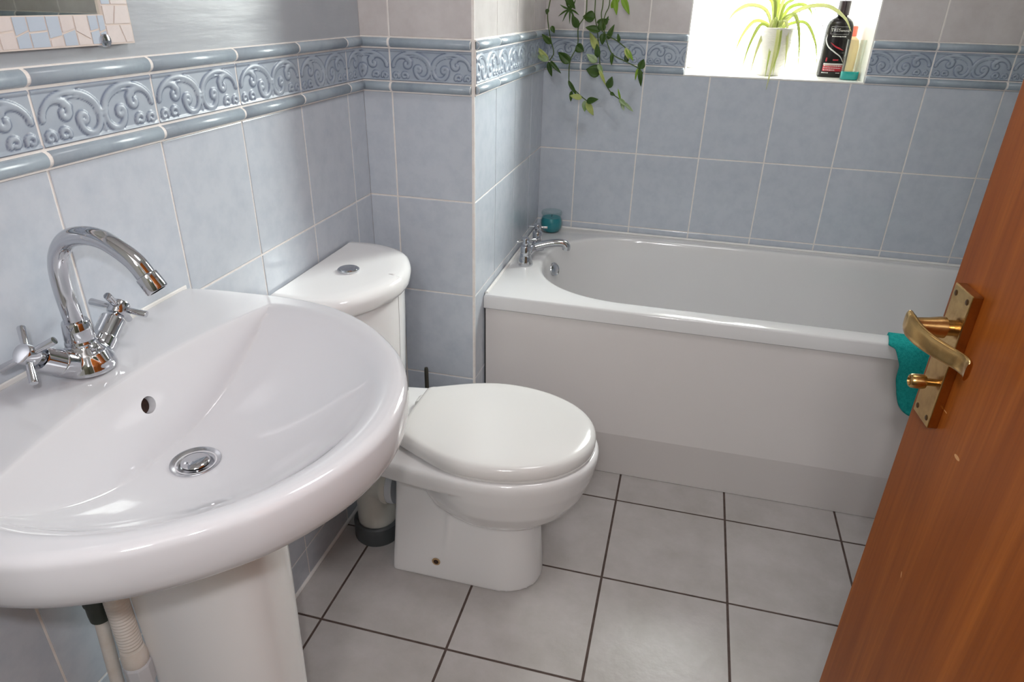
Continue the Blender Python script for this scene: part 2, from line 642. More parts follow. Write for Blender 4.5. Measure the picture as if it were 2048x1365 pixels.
mb = MB()                                                          # hall behind the camera
mb.box((-0.5, -1.75, 0), (2.4, -1.65, ZC))
mb.box((-0.6, -1.75, 0), (-0.5, -0.3, ZC))
mb.box((2.3, -1.75, 0), (2.4, -0.3, ZC))
mb.box((-0.6, -0.3, 0), (-0.1, -0.2, ZC))
mb.box((XR + 0.1, -0.3, 0), (2.4, -0.2, ZC))
struct(mb.build('wall_hall', M['hall_wall']))

mb = MB()
mb.box((-0.6, -1.75, ZC), (2.4, YB + 0.33, ZC + 0.1))
struct(mb.build('ceiling', M['ceiling']))

mb = MB()
mb.box((-0.6, -1.75, -0.1), (2.4, YB + 0.33, -0.0016))
FS = 0.3037


def T_floor(u, w, n): return (u, w, n)


tiles(mb, T_floor, 0.0, XR, YF - 0.05, 1.52, 0.6992, 1.3617, 1, W=FS, H=FS, gap=0.0058)
struct(mb.build('floor', [M['floor_grout'], M['floor_tile']]))

# ---- moulded border course: rail, scroll tile, rail
GOLD = []


def spiral(cx, cy, r0, r1, a0, a1, n=40):
    return [(cx + (r0 + (r1 - r0) * k / n) * math.cos(math.radians(a0 + (a1 - a0) * k / n)),
             cy + (r0 + (r1 - r0) * k / n) * math.sin(math.radians(a0 + (a1 - a0) * k / n)), k / n) for k in range(n + 1)]


def scroll_field(nu=104, nv=40):
    """height and glaze of one border tile on a grid, u 0..TW, v 0..h"""
    Hh = 0.0690
    U, V = np.meshgrid(np.linspace(0, TW, nu), np.linspace(0, Hh, nv), indexing='ij')
    mm = 0.001
    half = TW / 2
    curves = []                                                    # (points in mm from the tile centre line, width start, width end, height)

    def C(pts, w0, w1, h=1.0):
        curves.append((pts, w0, w1, h))
    # big C scroll: from near the centre knot over the top to the outer edge
    C([(4 + 46 * (1 - math.cos(t)) * 0.98, 30 + 31 * math.sin(t), t / (PI * 0.98)) for t in np.linspace(0, PI * 0.98, 44)], 5.2, 3.6)
    C([(9 + 36 * (1 - math.cos(t)), 31 + 24 * math.sin(t), t / (PI * 0.62)) for t in np.linspace(0, PI * 0.62, 30)], 2.4, 2.0, 0.7)
    # lower hook of the C, curling inward
    C([(4.5 + 0.0, 34, 0)] + [(22 - 17 * math.cos(t), 26 - 19 * math.sin(t), t / PI) for t in np.linspace(0, PI, 26)], 4.6, 5.0)
    C(spiral(31.5, 26, 8.0, 2.2, 0, 330, 40), 5.0, 4.0)
    # inner leaf curl hanging from the outer side
    C([(92 - 30 * (1 - math.cos(t)) * 0.75, 30 + 24 * math.sin(t), t / (PI * 0.8)) for t in np.linspace(0.1, PI * 0.8, 30)], 3.2, 6.0)
    C(spiral(60, 38, 10.5, 2.2, 100, 400, 40), 6.0, 4.2)
    # small curls along the bottom
    C(spiral(66, 12, 8.0, 3.0, 200, -130, 36), 3.6, 3.2)
    C(spiral(88, 11, 7.5, 3.0, 200, -130, 36), 3.4, 3.0)
    # centre knot
    C([(-7, 33, 0), (7, 33, 1)], 2.6, 2.6, 1.1)
    C([(-7, 28, 0), (7, 28, 1)], 2.2, 2.2, 1.1)
    C([(0, 8, 0), (0, 24, 1)], 2.2, 1.6, 0.6)
    # top and bottom beads
    C([(0, 66.5, 0), (102, 66.5, 1)], 2.2, 2.2, 0.9)
    C([(0, 2.2, 0), (102, 2.2, 1)], 2.0, 2.0, 0.8)
    Hm = np.zeros_like(U)
    Gl = np.zeros_like(U)
    um = np.abs(U - half) / mm
    vm = V / mm * (69.0 / 69.0)
    best_rel = np.full(U.shape, 9.0)
    for pts, w0, w1, h in curves:
        P = np.array(pts)
        d = np.full(U.shape, 1e9)
        wl = np.full(U.shape, w0)
        for i in range(len(P) - 1):
            a, b = P[i], P[i + 1]
            ex, ey = b[0] - a[0], b[1] - a[1]
            L2 = ex * ex + ey * ey + 1e-9
            t = np.clip(((um - a[0]) * ex + (vm - a[1]) * ey) / L2, 0, 1)
            dd = np.hypot(um - a[0] - t * ex, vm - a[1] - t * ey)
            w = w0 + (w1 - w0) * (a[2] + t * (b[2] - a[2]))
            k = dd < d
            d = np.where(k, dd, d)
            wl = np.where(k, w, wl)
        rel = d / (wl * 0.95)
        Hm = np.maximum(Hm, h * np.sqrt(np.clip(1 - rel * rel, 0, 1)))
        best_rel = np.minimum(best_rel, rel)
    Gl = np.exp(-((best_rel - 1.08) / 0.26) ** 2) * 0.95
    return U, V, Hm * 0.0023, Gl


SU, SV, SH, SG = scroll_field()


def border(name, T, u0, u1, uj, label_n=None):
    """one strip of border: grout bed, half-round rails and scroll tiles, each piece cut at the joints"""
    bed, rail, scr = MB(), MB(), MB()
    bed.box((u0, ZA - 0.001, -0.0012), (u1, ZA + 0.1185, 0.0027), 0, T)
    for zc in (ZA + 0.0115, ZA + 0.1065):                        # grout filling the joints between the rails
        bed.rings([[T(u, zc + 0.0096 * math.cos(t), 0.001 + 0.0096 * math.sin(t)) for t in np.linspace(0, PI, 13)] for u in (u0 + 0.0005, u1 - 0.0005)], 0, True, True, True, closed=False)
    i0, i1 = math.floor((u0 - uj) / TW), math.ceil((u1 - uj) / TW)
    sc_v, sc_f, sc_a = [], [], []
    for i in range(i0, i1):
        a, b = max(u0, uj + i * TW + 0.0016), min(u1, uj + (i + 1) * TW - 0.0016)
        if b - a < 0.006:
            continue
        for zc in (ZA + 0.0115, ZA + 0.1065):
            rings = []
            for (u, k) in ((a, 0.80), (a + 0.002, 1.0), (b - 0.002, 1.0), (b, 0.80)):
                rings.append([T(u, zc + 0.0102 * k * math.cos(t), 0.001 + 0.0105 * k * math.sin(t)) for t in np.linspace(0, PI, 13)])
            rail.rings(rings, 1, True, True, True, closed=False)
        # scroll tile
        us = SU[:, 0]
        lo, hi = a - (uj + i * TW), b - (uj + i * TW)
        idx = [q for q in range(len(us)) if lo - 1e-4 <= us[q] <= hi + 1e-4]
        if len(idx) < 3:
            continue
        base = len(sc_v)
        nv = SU.shape[1]
        for q in idx:
            for k in range(nv):
                sc_v.append(T(uj + i * TW + us[q], ZA + 0.0250 + SV[q, k] * 0.985, 0.0034 + SH[q, k]))
                sc_a.append(float(SG[q, k]))
        m_ = len(idx)
        for q in range(m_ - 1):
            for k in range(nv - 1):
                p = base + q * nv + k
                sc_f.append((p, p + nv, p + nv + 1, p + 1))
        # edges of the tile down to the bed
        loop = [base + q * nv for q in range(m_)] + [base + (m_ - 1) * nv + k for k in range(1, nv)] \
            + [base + q * nv + nv - 1 for q in range(m_ - 2, -1, -1)] + [base + k for k in range(nv - 2, 0, -1)]
        nb = len(sc_v)
        for j in loop:
            p = sc_v[j]
            q0 = T(0, 0, 0)
            q1 = T(0, 0, 1)
            nn = [q1[c] - q0[c] for c in range(3)]
            kk = sum((p[c] - q0[c]) * nn[c] for c in range(3))
            sc_v.append(tuple(p[c] - nn[c] * (kk - 0.0005) for c in range(3)))
            sc_a.append(0.3)
        for j in range(len(loop)):
            j2 = (j + 1) % len(loop)
            sc_f.append((loop[j], nb + j, nb + j2, loop[j2]))
    al = MB()
    al.add(bed.v, bed.f, 0, False)
    al.add(rail.v, rail.f, 1, True)
    n0 = len(al.v)
    al.add(sc_v, sc_f, 2, True)
    al.attr = [0.0] * n0 + sc_a
    o = al.build(name, [M['grout'], M['rail'], M['border']], sharp=50)
    return struct(o)


border('trim_1', T_left, YF, Y1 - 0.004, LO)
border('trim_2', T_colf, 0.002, X1 - 0.006, X1 - TW)
border('trim_3', T_cols, Y1 + 0.006, YB - 0.004, Y1 - 0.013)
border('trim_4', T_back, X1 + 0.002, WX0, VO)
border('trim_5', T_back, WX1, XR, VO)
border('trim_6', T_right, YF, YB - 0.004, YB - 0.1)

mb = MB()                                                          # white corner bead of the boxed-in column
qr = []
for z in (0.0, ZC):
    qr.append([(X1 - 0.0065, Y1 + 0.004, z)] + [(X1 - 0.006 + 0.006 * math.sin(t), Y1 + 0.006 - 0.006 * math.cos(t), z) for t in np.linspace(0, PI / 2, 7)] + [(X1 - 0.004, Y1 + 0.0065, z)])
mb.rings(qr)
struct(mb.build('trim_7', M['grout']))
mb = MB()                                                          # wall-floor sealant
mb.tube([(0.002, YF, 0.002), (0.002, Y1, 0.002)], 0.005, 8)
struct(mb.build('baseboard_left', M['caulk']))

# ------------------------------------------------------------------ window
wy0, wy1 = YB + 0.245, YB + 0.295
win = bpy.data.objects.new('window_1', None)
COL.objects.link(win)
struct(win)
mb = MB()
fw = 0.045
for (a, b, c, d) in ((WX0, WX0 + fw, WZ0, WZ1), (WX1 - fw, WX1, WZ0, WZ1), (WX0 + fw, WX1 - fw, WZ0, WZ0 + fw), (WX0 + fw, WX1 - fw, WZ1 - fw, WZ1)):
    mb.box((a, wy0, c), (b, wy1, d))
part(mb, 'window_frame', M['upvc'], win, bevel=0.004)
mb = MB()
mb.box((WX0 + fw, wy0 + 0.02, WZ0 + fw), (WX1 - fw, wy0 + 0.026, WZ1 - fw))
part(mb, 'pane', M['pane'], win)
mb = MB()
gx0, gx1, gz0, gz1 = WX0 + fw, WX1 - fw, WZ0 + fw, WZ1 - fw
pw, ph = 0.105, 0.15


def clip_seg(p, q):
    t0, t1 = 0.0, 1.0
    for a, lo, hi in ((0, gx0, gx1), (1, gz0, gz1)):
        d = q[a] - p[a]
        ta, tb = (lo - p[a]) / d, (hi - p[a]) / d
        if ta > tb:
            ta, tb = tb, ta
        t0, t1 = max(t0, ta), min(t1, tb)
    if t1 - t0 < 0.02:
        return None
    return [(p[0] + (q[0] - p[0]) * t, p[1] + (q[1] - p[1]) * t) for t in (t0, t1)]


for s in (1, -1):
    for k in range(-14, 15):
        x0 = 1.187 + k * pw
        sg = clip_seg((x0 - s * pw * 8, 1.305 - ph * 8), (x0 + s * pw * 8, 1.305 + ph * 8))
        if sg:
            mb.tube([(x, wy0 + 0.0185, z) for x, z in sg], 0.0013, 6)
part(mb, 'leading', M['lead'], win)

# ------------------------------------------------------------------ door, swung open into the room
EA = 0.094
E0 = Vector((1.0637, 0.563))
dd = Vector((math.sin(EA), -math.cos(EA)))
nn = Vector((-math.cos(EA), -math.sin(EA)))


def TD(a, z, n):
    p = E0 + dd * a + nn * n
    return (p.x, p.y, z)


door = bpy.data.objects.new('door_1', None)
COL.objects.link(door)
struct(door)
mb = MB()
mb.box((0, 0.006, -0.040), (0.757, 1.981, 0.0), 0, TD)
for (a, z, la, lz, rot) in ((0.118, 0.88, 0.006, 0.0022, 0.25), (0.10, 0.70, 0.0012, 0.004, 0.3), (0.07, 0.905, 0.004, 0.0006, 0.0)):
    mb.add([TD(a + la * math.cos(t) - lz * math.sin(t) * rot, z + lz * math.sin(t) + la * math.cos(t) * rot * 0.3, 0.0003) for t in np.linspace(0, 2 * PI, 12, endpoint=False)],
           [tuple(range(12))], 1, False)
part(mb, 'door_leaf', [M['wood'], M['wood_raw']], door, bevel=0.0015)
mb = MB()
mb.box((0.026, 0.880, 0), (0.066, 1.035, 0.011), 0, TD)
pl_ = part(mb, 'backplate', M['brass'], door, 'antique brass backplate', bevel=0.0012)
for a, z in ((0.033, 1.026), (0.059, 1.026), (0.033, 0.889), (0.059, 0.889)):
    mb = MB()
    mb.lathe([(0.0032, 0.009), (0.0032, 0.0112), (0.0022, 0.0118), (0.0, 0.0119)], TD(a, z, 0), (nn.x, nn.y, 0), 14)
    part(mb, 'screw', M['brass_dark'], pl_)
mb = MB()
mb.lathe([(0.0085, 0.010), (0.0085, 0.017), (0.0115, 0.018), (0.0112, 0.022), (0.0092, 0.034), (0.0085, 0.044), (0.0085, 0.050)], TD(0.046, 0.9915, 0), (nn.x, nn.y, 0), 28)
lev = []
L_ = [(0.034, 0.9925, 0.0500, 0.010, 0.0030), (0.037, 0.9920, 0.0500, 0.0122, 0.0035), (0.046, 0.9905, 0.0500, 0.0130, 0.004),
      (0.062, 0.9885, 0.0480, 0.0118, 0.0035), (0.080, 0.9870, 0.0430, 0.0105, 0.0032), (0.098, 0.9860, 0.0350, 0.0098, 0.003),
      (0.112, 0.9860, 0.0285, 0.0096, 0.003), (0.124, 0.9860, 0.0262, 0.0096, 0.003), (0.132, 0.9860, 0.0275, 0.0094, 0.0028), (0.136, 0.9860, 0.0300, 0.0088, 0.002)]
Ls = catmull([(a, z, n_) for a, z, n_, h, t in L_], 6)
hs = np.interp(np.linspace(0, len(L_) - 1, len(Ls)), range(len(L_)), [q[3] for q in L_])
ts = np.interp(np.linspace(0, len(L_) - 1, len(Ls)), range(len(L_)), [q[4] for q in L_])
for p, h, t in zip(Ls, hs, ts):
    lev.append([TD(p[0], p[1] + h * math.copysign(abs(math.cos(q)) ** 0.6, math.cos(q)), p[2] + t * math.copysign(abs(math.sin(q)) ** 0.8, math.sin(q))) for q in np.linspace(0, 2 * PI, 24, endpoint=False)])
mb.rings(lev)
part(mb, 'lever_handle', M['brass'], door, 'antique brass lever handle', sharp=50)
mb = MB()
mb.lathe([(0.0042, 0.010), (0.0042, 0.018), (0.0075, 0.0185), (0.0082, 0.022), (0.0078, 0.032), (0.0068, 0.0335), (0.0055, 0.034), (0.0045, 0.032), (0, 0.032)], TD(0.046, 0.926, 0), (nn.x, nn.y, 0), 24)
part(mb, 'lock_knob', M['brass'], door, 'small brass privacy lock knob')

# ------------------------------------------------------------------ washbasin
YC, RC = 0.38, (0.20, 0.38)
RIM = 0.85
outer_half = [(0.0, 0.275), (0.05, 0.288), (0.104, 0.2955), (0.15, 0.2985), (0.194, 0.297), (0.24, 0.290), (0.285, 0.275), (0.33, 0.251), (0.37, 0.221),
              (0.405, 0.187), (0.43, 0.156), (0.455, 0.111), (0.473, 0.060), (0.481, 0.0)]
full = [(x, d) for x, d in outer_half] + [(x, -d) for x, d in outer_half[-2::-1]]
OUT = [(p[0], p[1] + YC) for p in catmull([(x, d, 0) for x, d in full], 8)]


def inner_xy(t):
    """bowl opening: a near circle cut off by the bowed edge of the tap deck"""
    c, s = math.cos(t), math.sin(t)
    r = 1 / math.sqrt(((c) / 0.252) ** 2 + ((s) / 0.254) ** 2)
    # ray against x = 0.124 + 0.65*dy^2
    if RC[0] + r * c < 0.124 + 0.65 * (r * s) ** 2:
        lo, hi = 0.0, r
        for _ in range(40):
            m_ = (lo + hi) / 2
            if RC[0] + m_ * c < 0.124 + 0.65 * (m_ * s) ** 2:
                hi = m_
            else:
                lo = m_
        r = lo
    return r


def bowl_z(x, y):
    dy = y - YC
    rho = math.hypot((x - 0.198) / 0.252, dy / 0.254)
    b = 0.737 + 0.116 * rho ** 2.3
    bk = 0.849 - (x - (0.124 + 0.65 * dy * dy)) * 4.0
    k = 0.006
    h = max(k - abs(b - bk), 0) / k
    z = max(b, bk) + h * h * k * 0.25
    k = 0.016
    h = max(k - abs(z - RIM), 0) / k
    return min(z, RIM) - h * h * k * 0.25


def rim_z(x, y):
    return bowl_z(x, y) + 0.004 * max(0, (0.10 - x) / 0.10)


mb = MB()
NA = 224
angs = [2 * PI * j / NA for j in range(NA)]
ri = [inner_xy(t) for t in angs]
ro = [radial(OUT, RC, t) for t in angs]
rings = []
for (r, z) in ((0.0235, 0.700), (0.0235, 0.730)):
    rings.append([(RC[0] + r * math.cos(t), RC[1] + r * math.sin(t), z) for t in angs])
for s in list(np.linspace(0, 0.84, 34)) + list(np.linspace(0.85, 1, 28)):
    rr = []
    for j, t in enumerate(angs):
        r = 0.0238 + (ri[j] * 1.03 - 0.0238) * s
        x, y = RC[0] + r * math.cos(t), RC[1] + r * math.sin(t)
        rr.append((x, y, rim_z(x, y)))
    rings.append(rr)
for s in np.linspace(0.05, 0.9, 12):
    rr = []
    for j, t in enumerate(angs):
        r0_, r1_ = ri[j] * 1.03, ro[j] - 0.012
        r = r0_ + (r1_ - r0_) * s / 0.9
        x, y = RC[0] + r * math.cos(t), RC[1] + r * math.sin(t)
        rr.append((max(x, 0.002), y, rim_z(x, y)))
    rings.append(rr)
for q in np.linspace(0.15, 1, 6):
    rings.append([(max(RC[0] + (ro[j] - 0.012 + 0.012 * math.sin(q * PI / 2)) * math.cos(t), 0.002), RC[1] + (ro[j] - 0.012 + 0.012 * math.sin(q * PI / 2)) * math.sin(t),
                   rim_z(RC[0] + ro[j] * math.cos(t), RC[1] + ro[j] * math.sin(t)) - 0.012 * (1 - math.cos(q * PI / 2))) for j, t in enumerate(angs)])
for (dr, z) in ((0.001, 0.825), (0.000, 0.810), (-0.003, 0.797), (-0.009, 0.786), (-0.019, 0.776), (-0.034, 0.766), (-0.06, 0.752), (-0.10, 0.728), (-0.13, 0.705)):
    rings.append([(max(RC[0] + max(ro[j] + dr, 0.06) * math.cos(t), 0.002), RC[1] + max(ro[j] + dr, 0.06) * math.sin(t), z) for j, t in enumerate(angs)])
for (s, z) in ((0.75, 0.688), (0.5, 0.68)):
    rings.append([(max(RC[0] + max(ro[j] - 0.13, 0.06) * s * math.cos(t), 0.002), RC[1] + max(ro[j] - 0.13, 0.06) * s * math.sin(t), z) for j, t in enumerate(angs)])
mb.rings(rings)
basin = thing('washbasin', 'white ceramic oval washbasin fixed to the blue tiled wall on a pedestal', 'washbasin', (0.2, YC, 0.68))
bowl = part(mb, 'basin_bowl', M['ceramic'], basin, sharp=60)
# overflow opening, bored through the back slope
of_c = Vector((0.1335, 0.3925, 0.806))
of_n = Vector((0.95, 0.0, 0.31)).normalized()
cut = MB()
cut.lathe([(0.0115, -0.024), (0.0115, 0.03)], of_c, of_n, 32)
co = cut.build('overflow_cut', M['ceramic'])
dg = bpy.context.evaluated_depsgraph_get()
md = bowl.modifiers.new('bore', 'BOOLEAN')
md.operation = 'DIFFERENCE'
md.object = co
md.solver = 'EXACT'
bpy.context.view_layer.update()
dg = bpy.context.evaluated_depsgraph_get()
nm = bpy.data.meshes.new_from_object(bowl.evaluated_get(dg))
bowl.modifiers.clear()
bowl.data = nm
nm.set_sharp_from_angle(angle=math.radians(42))
bpy.data.objects.remove(co)
mb = MB()
mb.lathe([(0.0, -0.0235), (0.0112, -0.0235), (0.0112, -0.0105), (0.0090, -0.0095), (0.0, -0.0105)], of_c, of_n, 28)
part(mb, 'overflow_hole', M['rust'], basin, 'dark rusty overflow opening')
mb = MB()
dz = 0.7385
mb.lathe([(0.0232, dz - 0.02), (0.0312, dz - 0.001), (0.0318, dz + 0.0008), (0.0312, dz + 0.0018), (0.0285, dz + 0.0012), (0.0215, dz - 0.004), (0.0205, dz - 0.012), (0, dz - 0.013)], (RC[0], RC[1], 0), n=48, cap0=False)
drain = part(mb, 'drain_ring', M['chrome_dull'], basin, 'chrome waste ring')
mb = MB()
mb.lathe([(0.006, dz - 0.012), (0.006, dz - 0.002), (0.0178, dz - 0.0015), (0.0185, dz + 0.001), (0.0165, dz + 0.0035), (0.011, dz + 0.0052), (0.005, dz + 0.006), (0, dz + 0.0062)], (RC[0], RC[1], 0), n=40)
part(mb, 'plug', M['chrome'], drain, 'domed chrome plug')
mb = MB()
mb.box((0.0, YC - 0.272, 0.846), (0.0035, YC + 0.272, 0.8575))
part(mb, 'sealant_bead', M['caulk'], basin, 'white sealant line along the wall', bevel=0.002)

# pedestal
mb = MB()
rings = []
for z in np.linspace(0, 0.681, 18):
    k = z / 0.735
    hw = 0.079 + 0.010 * k + 0.012 * max(0, 1 - z / 0.08) ** 2 + 0.02 * max(0, (k - 0.8) / 0.2) ** 2
    xf = 0.268 + 0.016 * k + 0.014 * max(0, 1 - z / 0.08) ** 2
    xb = 0.098
    o_, i_ = [], []
    for t in np.linspace(-PI / 2, PI / 2, 33):
        xs = math.copysign(abs(math.cos(t)) ** 0.72, 1)
        ys = math.copysign(abs(math.sin(t)) ** 0.72, math.sin(t))
        o_.append((xb + (xf - xb) * xs, 0.402 + hw * ys, z))
    for t in np.linspace(PI / 2, -PI / 2, 33):
        xs = abs(math.cos(t)) ** 0.72
        ys = math.copysign(abs(math.sin(t)) ** 0.72, math.sin(t))
        i_.append((xb + (xf - 0.014 - xb) * xs, 0.402 + (hw - 0.014) * ys, z))
    rings.append(o_ + i_)
mb.rings(rings)
tag(mb.build('pedestal', M['ceramic_wc'], sharp=50), 'white ceramic pedestal standing on the floor under the washbasin', 'pedestal')

# waste pipe and supply pipe behind the pedestal
PX, PY = 0.087, 0.3035
waste = thing('waste_pipe', 'ribbed cream waste hose with grey plastic nuts beside the pedestal', 'pipe', (PX, PY, 0.0))
mb = MB()
prof = []
z = 0.735
mb_p = []
for k in range(int((0.735 - 0.441) / 0.0058)):
    mb_p += [(0.0128, z), (0.0158, z - 0.0012), (0.0158, z - 0.0028), (0.0128, z - 0.0042)]
    z -= 0.0058
mb.lathe([(r, zz) for r, zz in mb_p[::-1]], (PX, PY, 0), n=28)
part(mb, 'ribbed_hose', M['pipe_cream'], waste, sharp=70)
mb = MB()
mb.lathe([(0.0165, 0.411), (0.0178, 0.413), (0.0178, 0.428), (0.0160, 0.441), (0.0130, 0.442)], (PX, PY, 0), n=28)
part(mb, 'collar', M['pipe_cream'], waste)
for z0 in (0.371, 0.305):
    mb = MB()
    mb.lathe([(0.0178, z0 - 0.004), (0.0192, z0), (0.0192, z0 + 0.036), (0.0175, z0 + 0.040)], (PX, PY, 0), n=8)
    part(mb, 'compression_nut', M['pipe_grey'], waste, sharp=20, bevel=0.0012)
mb = MB()
mb.lathe([(0.0155, 0.0), (0.0155, 0.411)], (PX, PY, 0), n=28)
part(mb, 'tail_pipe', M['pipe_blue_white'], waste)
SXp, SYp = 0.048, 0.305
sup = thing('supply_pipe', 'thin cream supply pipe with dark rubber coupling left of the waste hose', 'pipe', (SXp, SYp, 0))
mb = MB()
mb.tube([(SXp, SYp - 0.024, 0), (SXp, SYp - 0.010, 0.36), (SXp, SYp, 0.52)], 0.0090, 18)
part(mb, 'pipe', M['pipe_cream'], sup)
mb = MB()
mb.lathe([(0.0105, 0.486), (0.0145, 0.489), (0.0152, 0.500), (0.0152, 0.516), (0.0168, 0.520), (0.0168, 0.560), (0.013, 0.59), (0.010, 0.68)], (SXp, SYp, 0), n=26)
part(mb, 'coupling', M['rubber_green'], sup, 'dark green-black coupling')

# ------------------------------------------------------------------ basin mixer tap
TC = Vector((0.060, 0.388, 0.853))
tap = thing('basin_mixer_tap', 'chrome swan-neck mixer tap with two cross handles on the washbasin', 'tap', TC)
mb = MB()
mb.lathe([(0.030, 0.0), (0.031, 0.004), (0.0285, 0.014), (0.022, 0.026), (0.014, 0.036), (0.006, 0.040)], TC + Vector((0.004, 0, 0)), n=32, sx=1.0, sy=1.05)
ARM = []
for s in (1, -1):
    ax = Vector((-0.02, 0.775 * s, 0.63)).normalized()
    ARM.append(ax)
    mb.tube([TC + Vector((0.0, 0, 0.020)), TC + Vector((0, 0, -0.002)) + ax * 0.028, TC + Vector((0, 0, -0.004)) + ax * 0.049], [0.022, 0.0195, 0.0172], 24)
mb.tube([TC + Vector((0, 0, 0.01)), TC + Vector((0, 0, 0.046))], [0.022, 0.0165], 24)
mb.tube([TC + Vector((0.016, 0, 0.018)), TC + Vector((0.026, 0, 0.006))], [0.016, 0.012], 20)
part(mb, 'tap_body', M['chrome'], tap, remesh=0.0011, relax=10)
mb = MB()
mb.lathe([(0.0060, 0.0), (0.0060, 0.003), (0.0045, 0.0055), (0, 0.0065)], TC + Vector((0.0185, -0.002, 0.032)), (0.75, -0.05, 0.66), 18)
part(mb, 'stop_button', M['chrome'], tap)
mb = MB()
path = catmull([(0.0600, 0.388, 0.905), (0.0575, 0.388, 0.940), (0.0568, 0.388, 0.965), (0.0595, 0.388, 0.990), (0.0685, 0.388, 1.0105), (0.086, 0.388, 1.027),
                (0.111, 0.388, 1.0335), (0.135, 0.388, 1.031), (0.157, 0.388, 1.020), (0.173, 0.388, 1.0075), (0.1835, 0.388, 0.993)], 6)
mb.tube(path, 0.0112, 28)
spout = part(mb, 'spout', M['chrome'], tap)
mb = MB()
e0 = path[-1]
ed = (path[-1] - path[-2]).normalized()
mb.lathe([(0.0112, -0.001), (0.0126, 0.0), (0.0128, 0.001), (0.0128, 0.019), (0.0120, 0.0205), (0.0095, 0.0205), (0.0095, 0.016), (0, 0.016)], e0, ed, 32)
part(mb, 'aerator', M['chrome'], spout)
mb = MB()
mb.lathe([(0.0178, 0.034), (0.0185, 0.037), (0.0178, 0.040), (0.0172, 0.041), (0.0172, 0.043), (0.0176, 0.044), (0.0155, 0.064), (0.0145, 0.066), (0.011, 0.066)], (TC.x, TC.y, TC.z), n=36)
part(mb, 'spout_collar', M['chrome'], tap)
for s, ax in zip((1, -1), ARM):
    o0 = TC + Vector((0, 0, -0.004)) + ax * 0.047
    mb = MB()
    mb.lathe([(0.0165, -0.002), (0.0166, 0.0), (0.0158, 0.0012), (0.0156, 0.027), (0.0146, 0.0285), (0.0078, 0.0285), (0.0078, 0.033), (0.0116, 0.034), (0.0124, 0.0355), (0.0124, 0.050), (0.0114, 0.052), (0, 0.0524)], o0, ax, 32)
    h = part(mb, 'handle', M['chrome'], tap)
    hub = o0 + ax * 0.0435
    side = Vector((0.96, 0.12, -0.27)) if s == 1 else Vector((0.82, 0.42, 0.40))
    q1 = (side - ax * side.dot(ax)).normalized()
    q2 = ax.cross(q1)
    for d in (q1, -q1, q2, -q2):
        mb = MB()
        mb.lathe([(0.0040, 0.009), (0.0049, 0.036), (0.0045, 0.0375), (0, 0.0376)], hub, d, 16)
        part(mb, 'spoke', M['chrome'], h)

# ------------------------------------------------------------------ toilet
TY = 1.03
wc = thing('toilet', 'white close-coupled toilet with closed lid between the washbasin and the bath', 'toilet', (0.3, TY, 0))


def plan(x0, x1, hw, z, n=72, p=2.3, xm=None, hb=None, c=TY):
    """rounded plan outline: blunt back at x0 (half width hb), widest at xm, rounded front at x1"""
    xm = (x0 + x1) / 2 if xm is None else xm
    hb = hw if hb is None else hb
    pts = []
    h = n // 2
    for k in range(h + 1):
        t = k / h
        if t < 0.12:
            s = t / 0.12
            pts.append((x0, hb * 0.86 * s))
        elif t < 0.22:
            s = (t - 0.12) / 0.10
            pts.append((x0 + 0.14 * hb * (1 - math.cos(s * PI / 2)), hb * (0.86 + 0.14 * math.sin(s * PI / 2))))
        elif t < 0.5:
            s = (t - 0.22) / 0.28
            xa = x0 + 0.14 * hb
            pts.append((xa + (xm - xa) * s, hb + (hw - hb) * math.sin(s * PI / 2)))
        else:
            s = (t - 0.5) / 0.5 * PI / 2
            pts.append((xm + (x1 - xm) * abs(math.sin(s)) ** (2 / p), hw * abs(math.cos(s)) ** (2 / p)))
    return [(x, c + d, z) for x, d in pts] + [(x, c - d, z) for x, d in pts[-2:0:-1]]


mb = MB()
base = [(0.0, 0.186, 0.552, 0.090, 0.090), (0.03, 0.187, 0.550, 0.089, 0.088), (0.10, 0.192, 0.545, 0.086, 0.082), (0.19, 0.198, 0.538, 0.083, 0.078), (0.26, 0.204, 0.540, 0.086, 0.080), (0.35, 0.208, 0.550, 0.095, 0.088)]
mb.rings([plan(a, b, hw, z, xm=0.44, hb=hb, p=2.2) for z, a, b, hw, hb in base])
bw = [(0.185, 0.36, 0.53, 0.05), (0.192, 0.335, 0.555, 0.082), (0.21, 0.318, 0.582, 0.108), (0.24, 0.305, 0.612, 0.134), (0.28, 0.292, 0.638, 0.156), (0.33, 0.280, 0.656, 0.172), (0.36, 0.276, 0.662, 0.178)]
mb.rings([plan(a, b, hw, z, xm=0.43, hb=hw * 0.72, p=2.05) for z, a, b, hw in bw])
sh = [(0.338, 0.020, 0.650, 0.168, 0.118), (0.346, 0.012, 0.656, 0.174, 0.124), (0.370, 0.010, 0.664, 0.180, 0.126), (0.386, 0.010, 0.664, 0.180, 0.126), (0.394, 0.016, 0.658, 0.174, 0.120)]
mb.rings([plan(a, b, hw, z, xm=0.43, hb=hb, p=2.05) for z, a, b, hw, hb in sh])
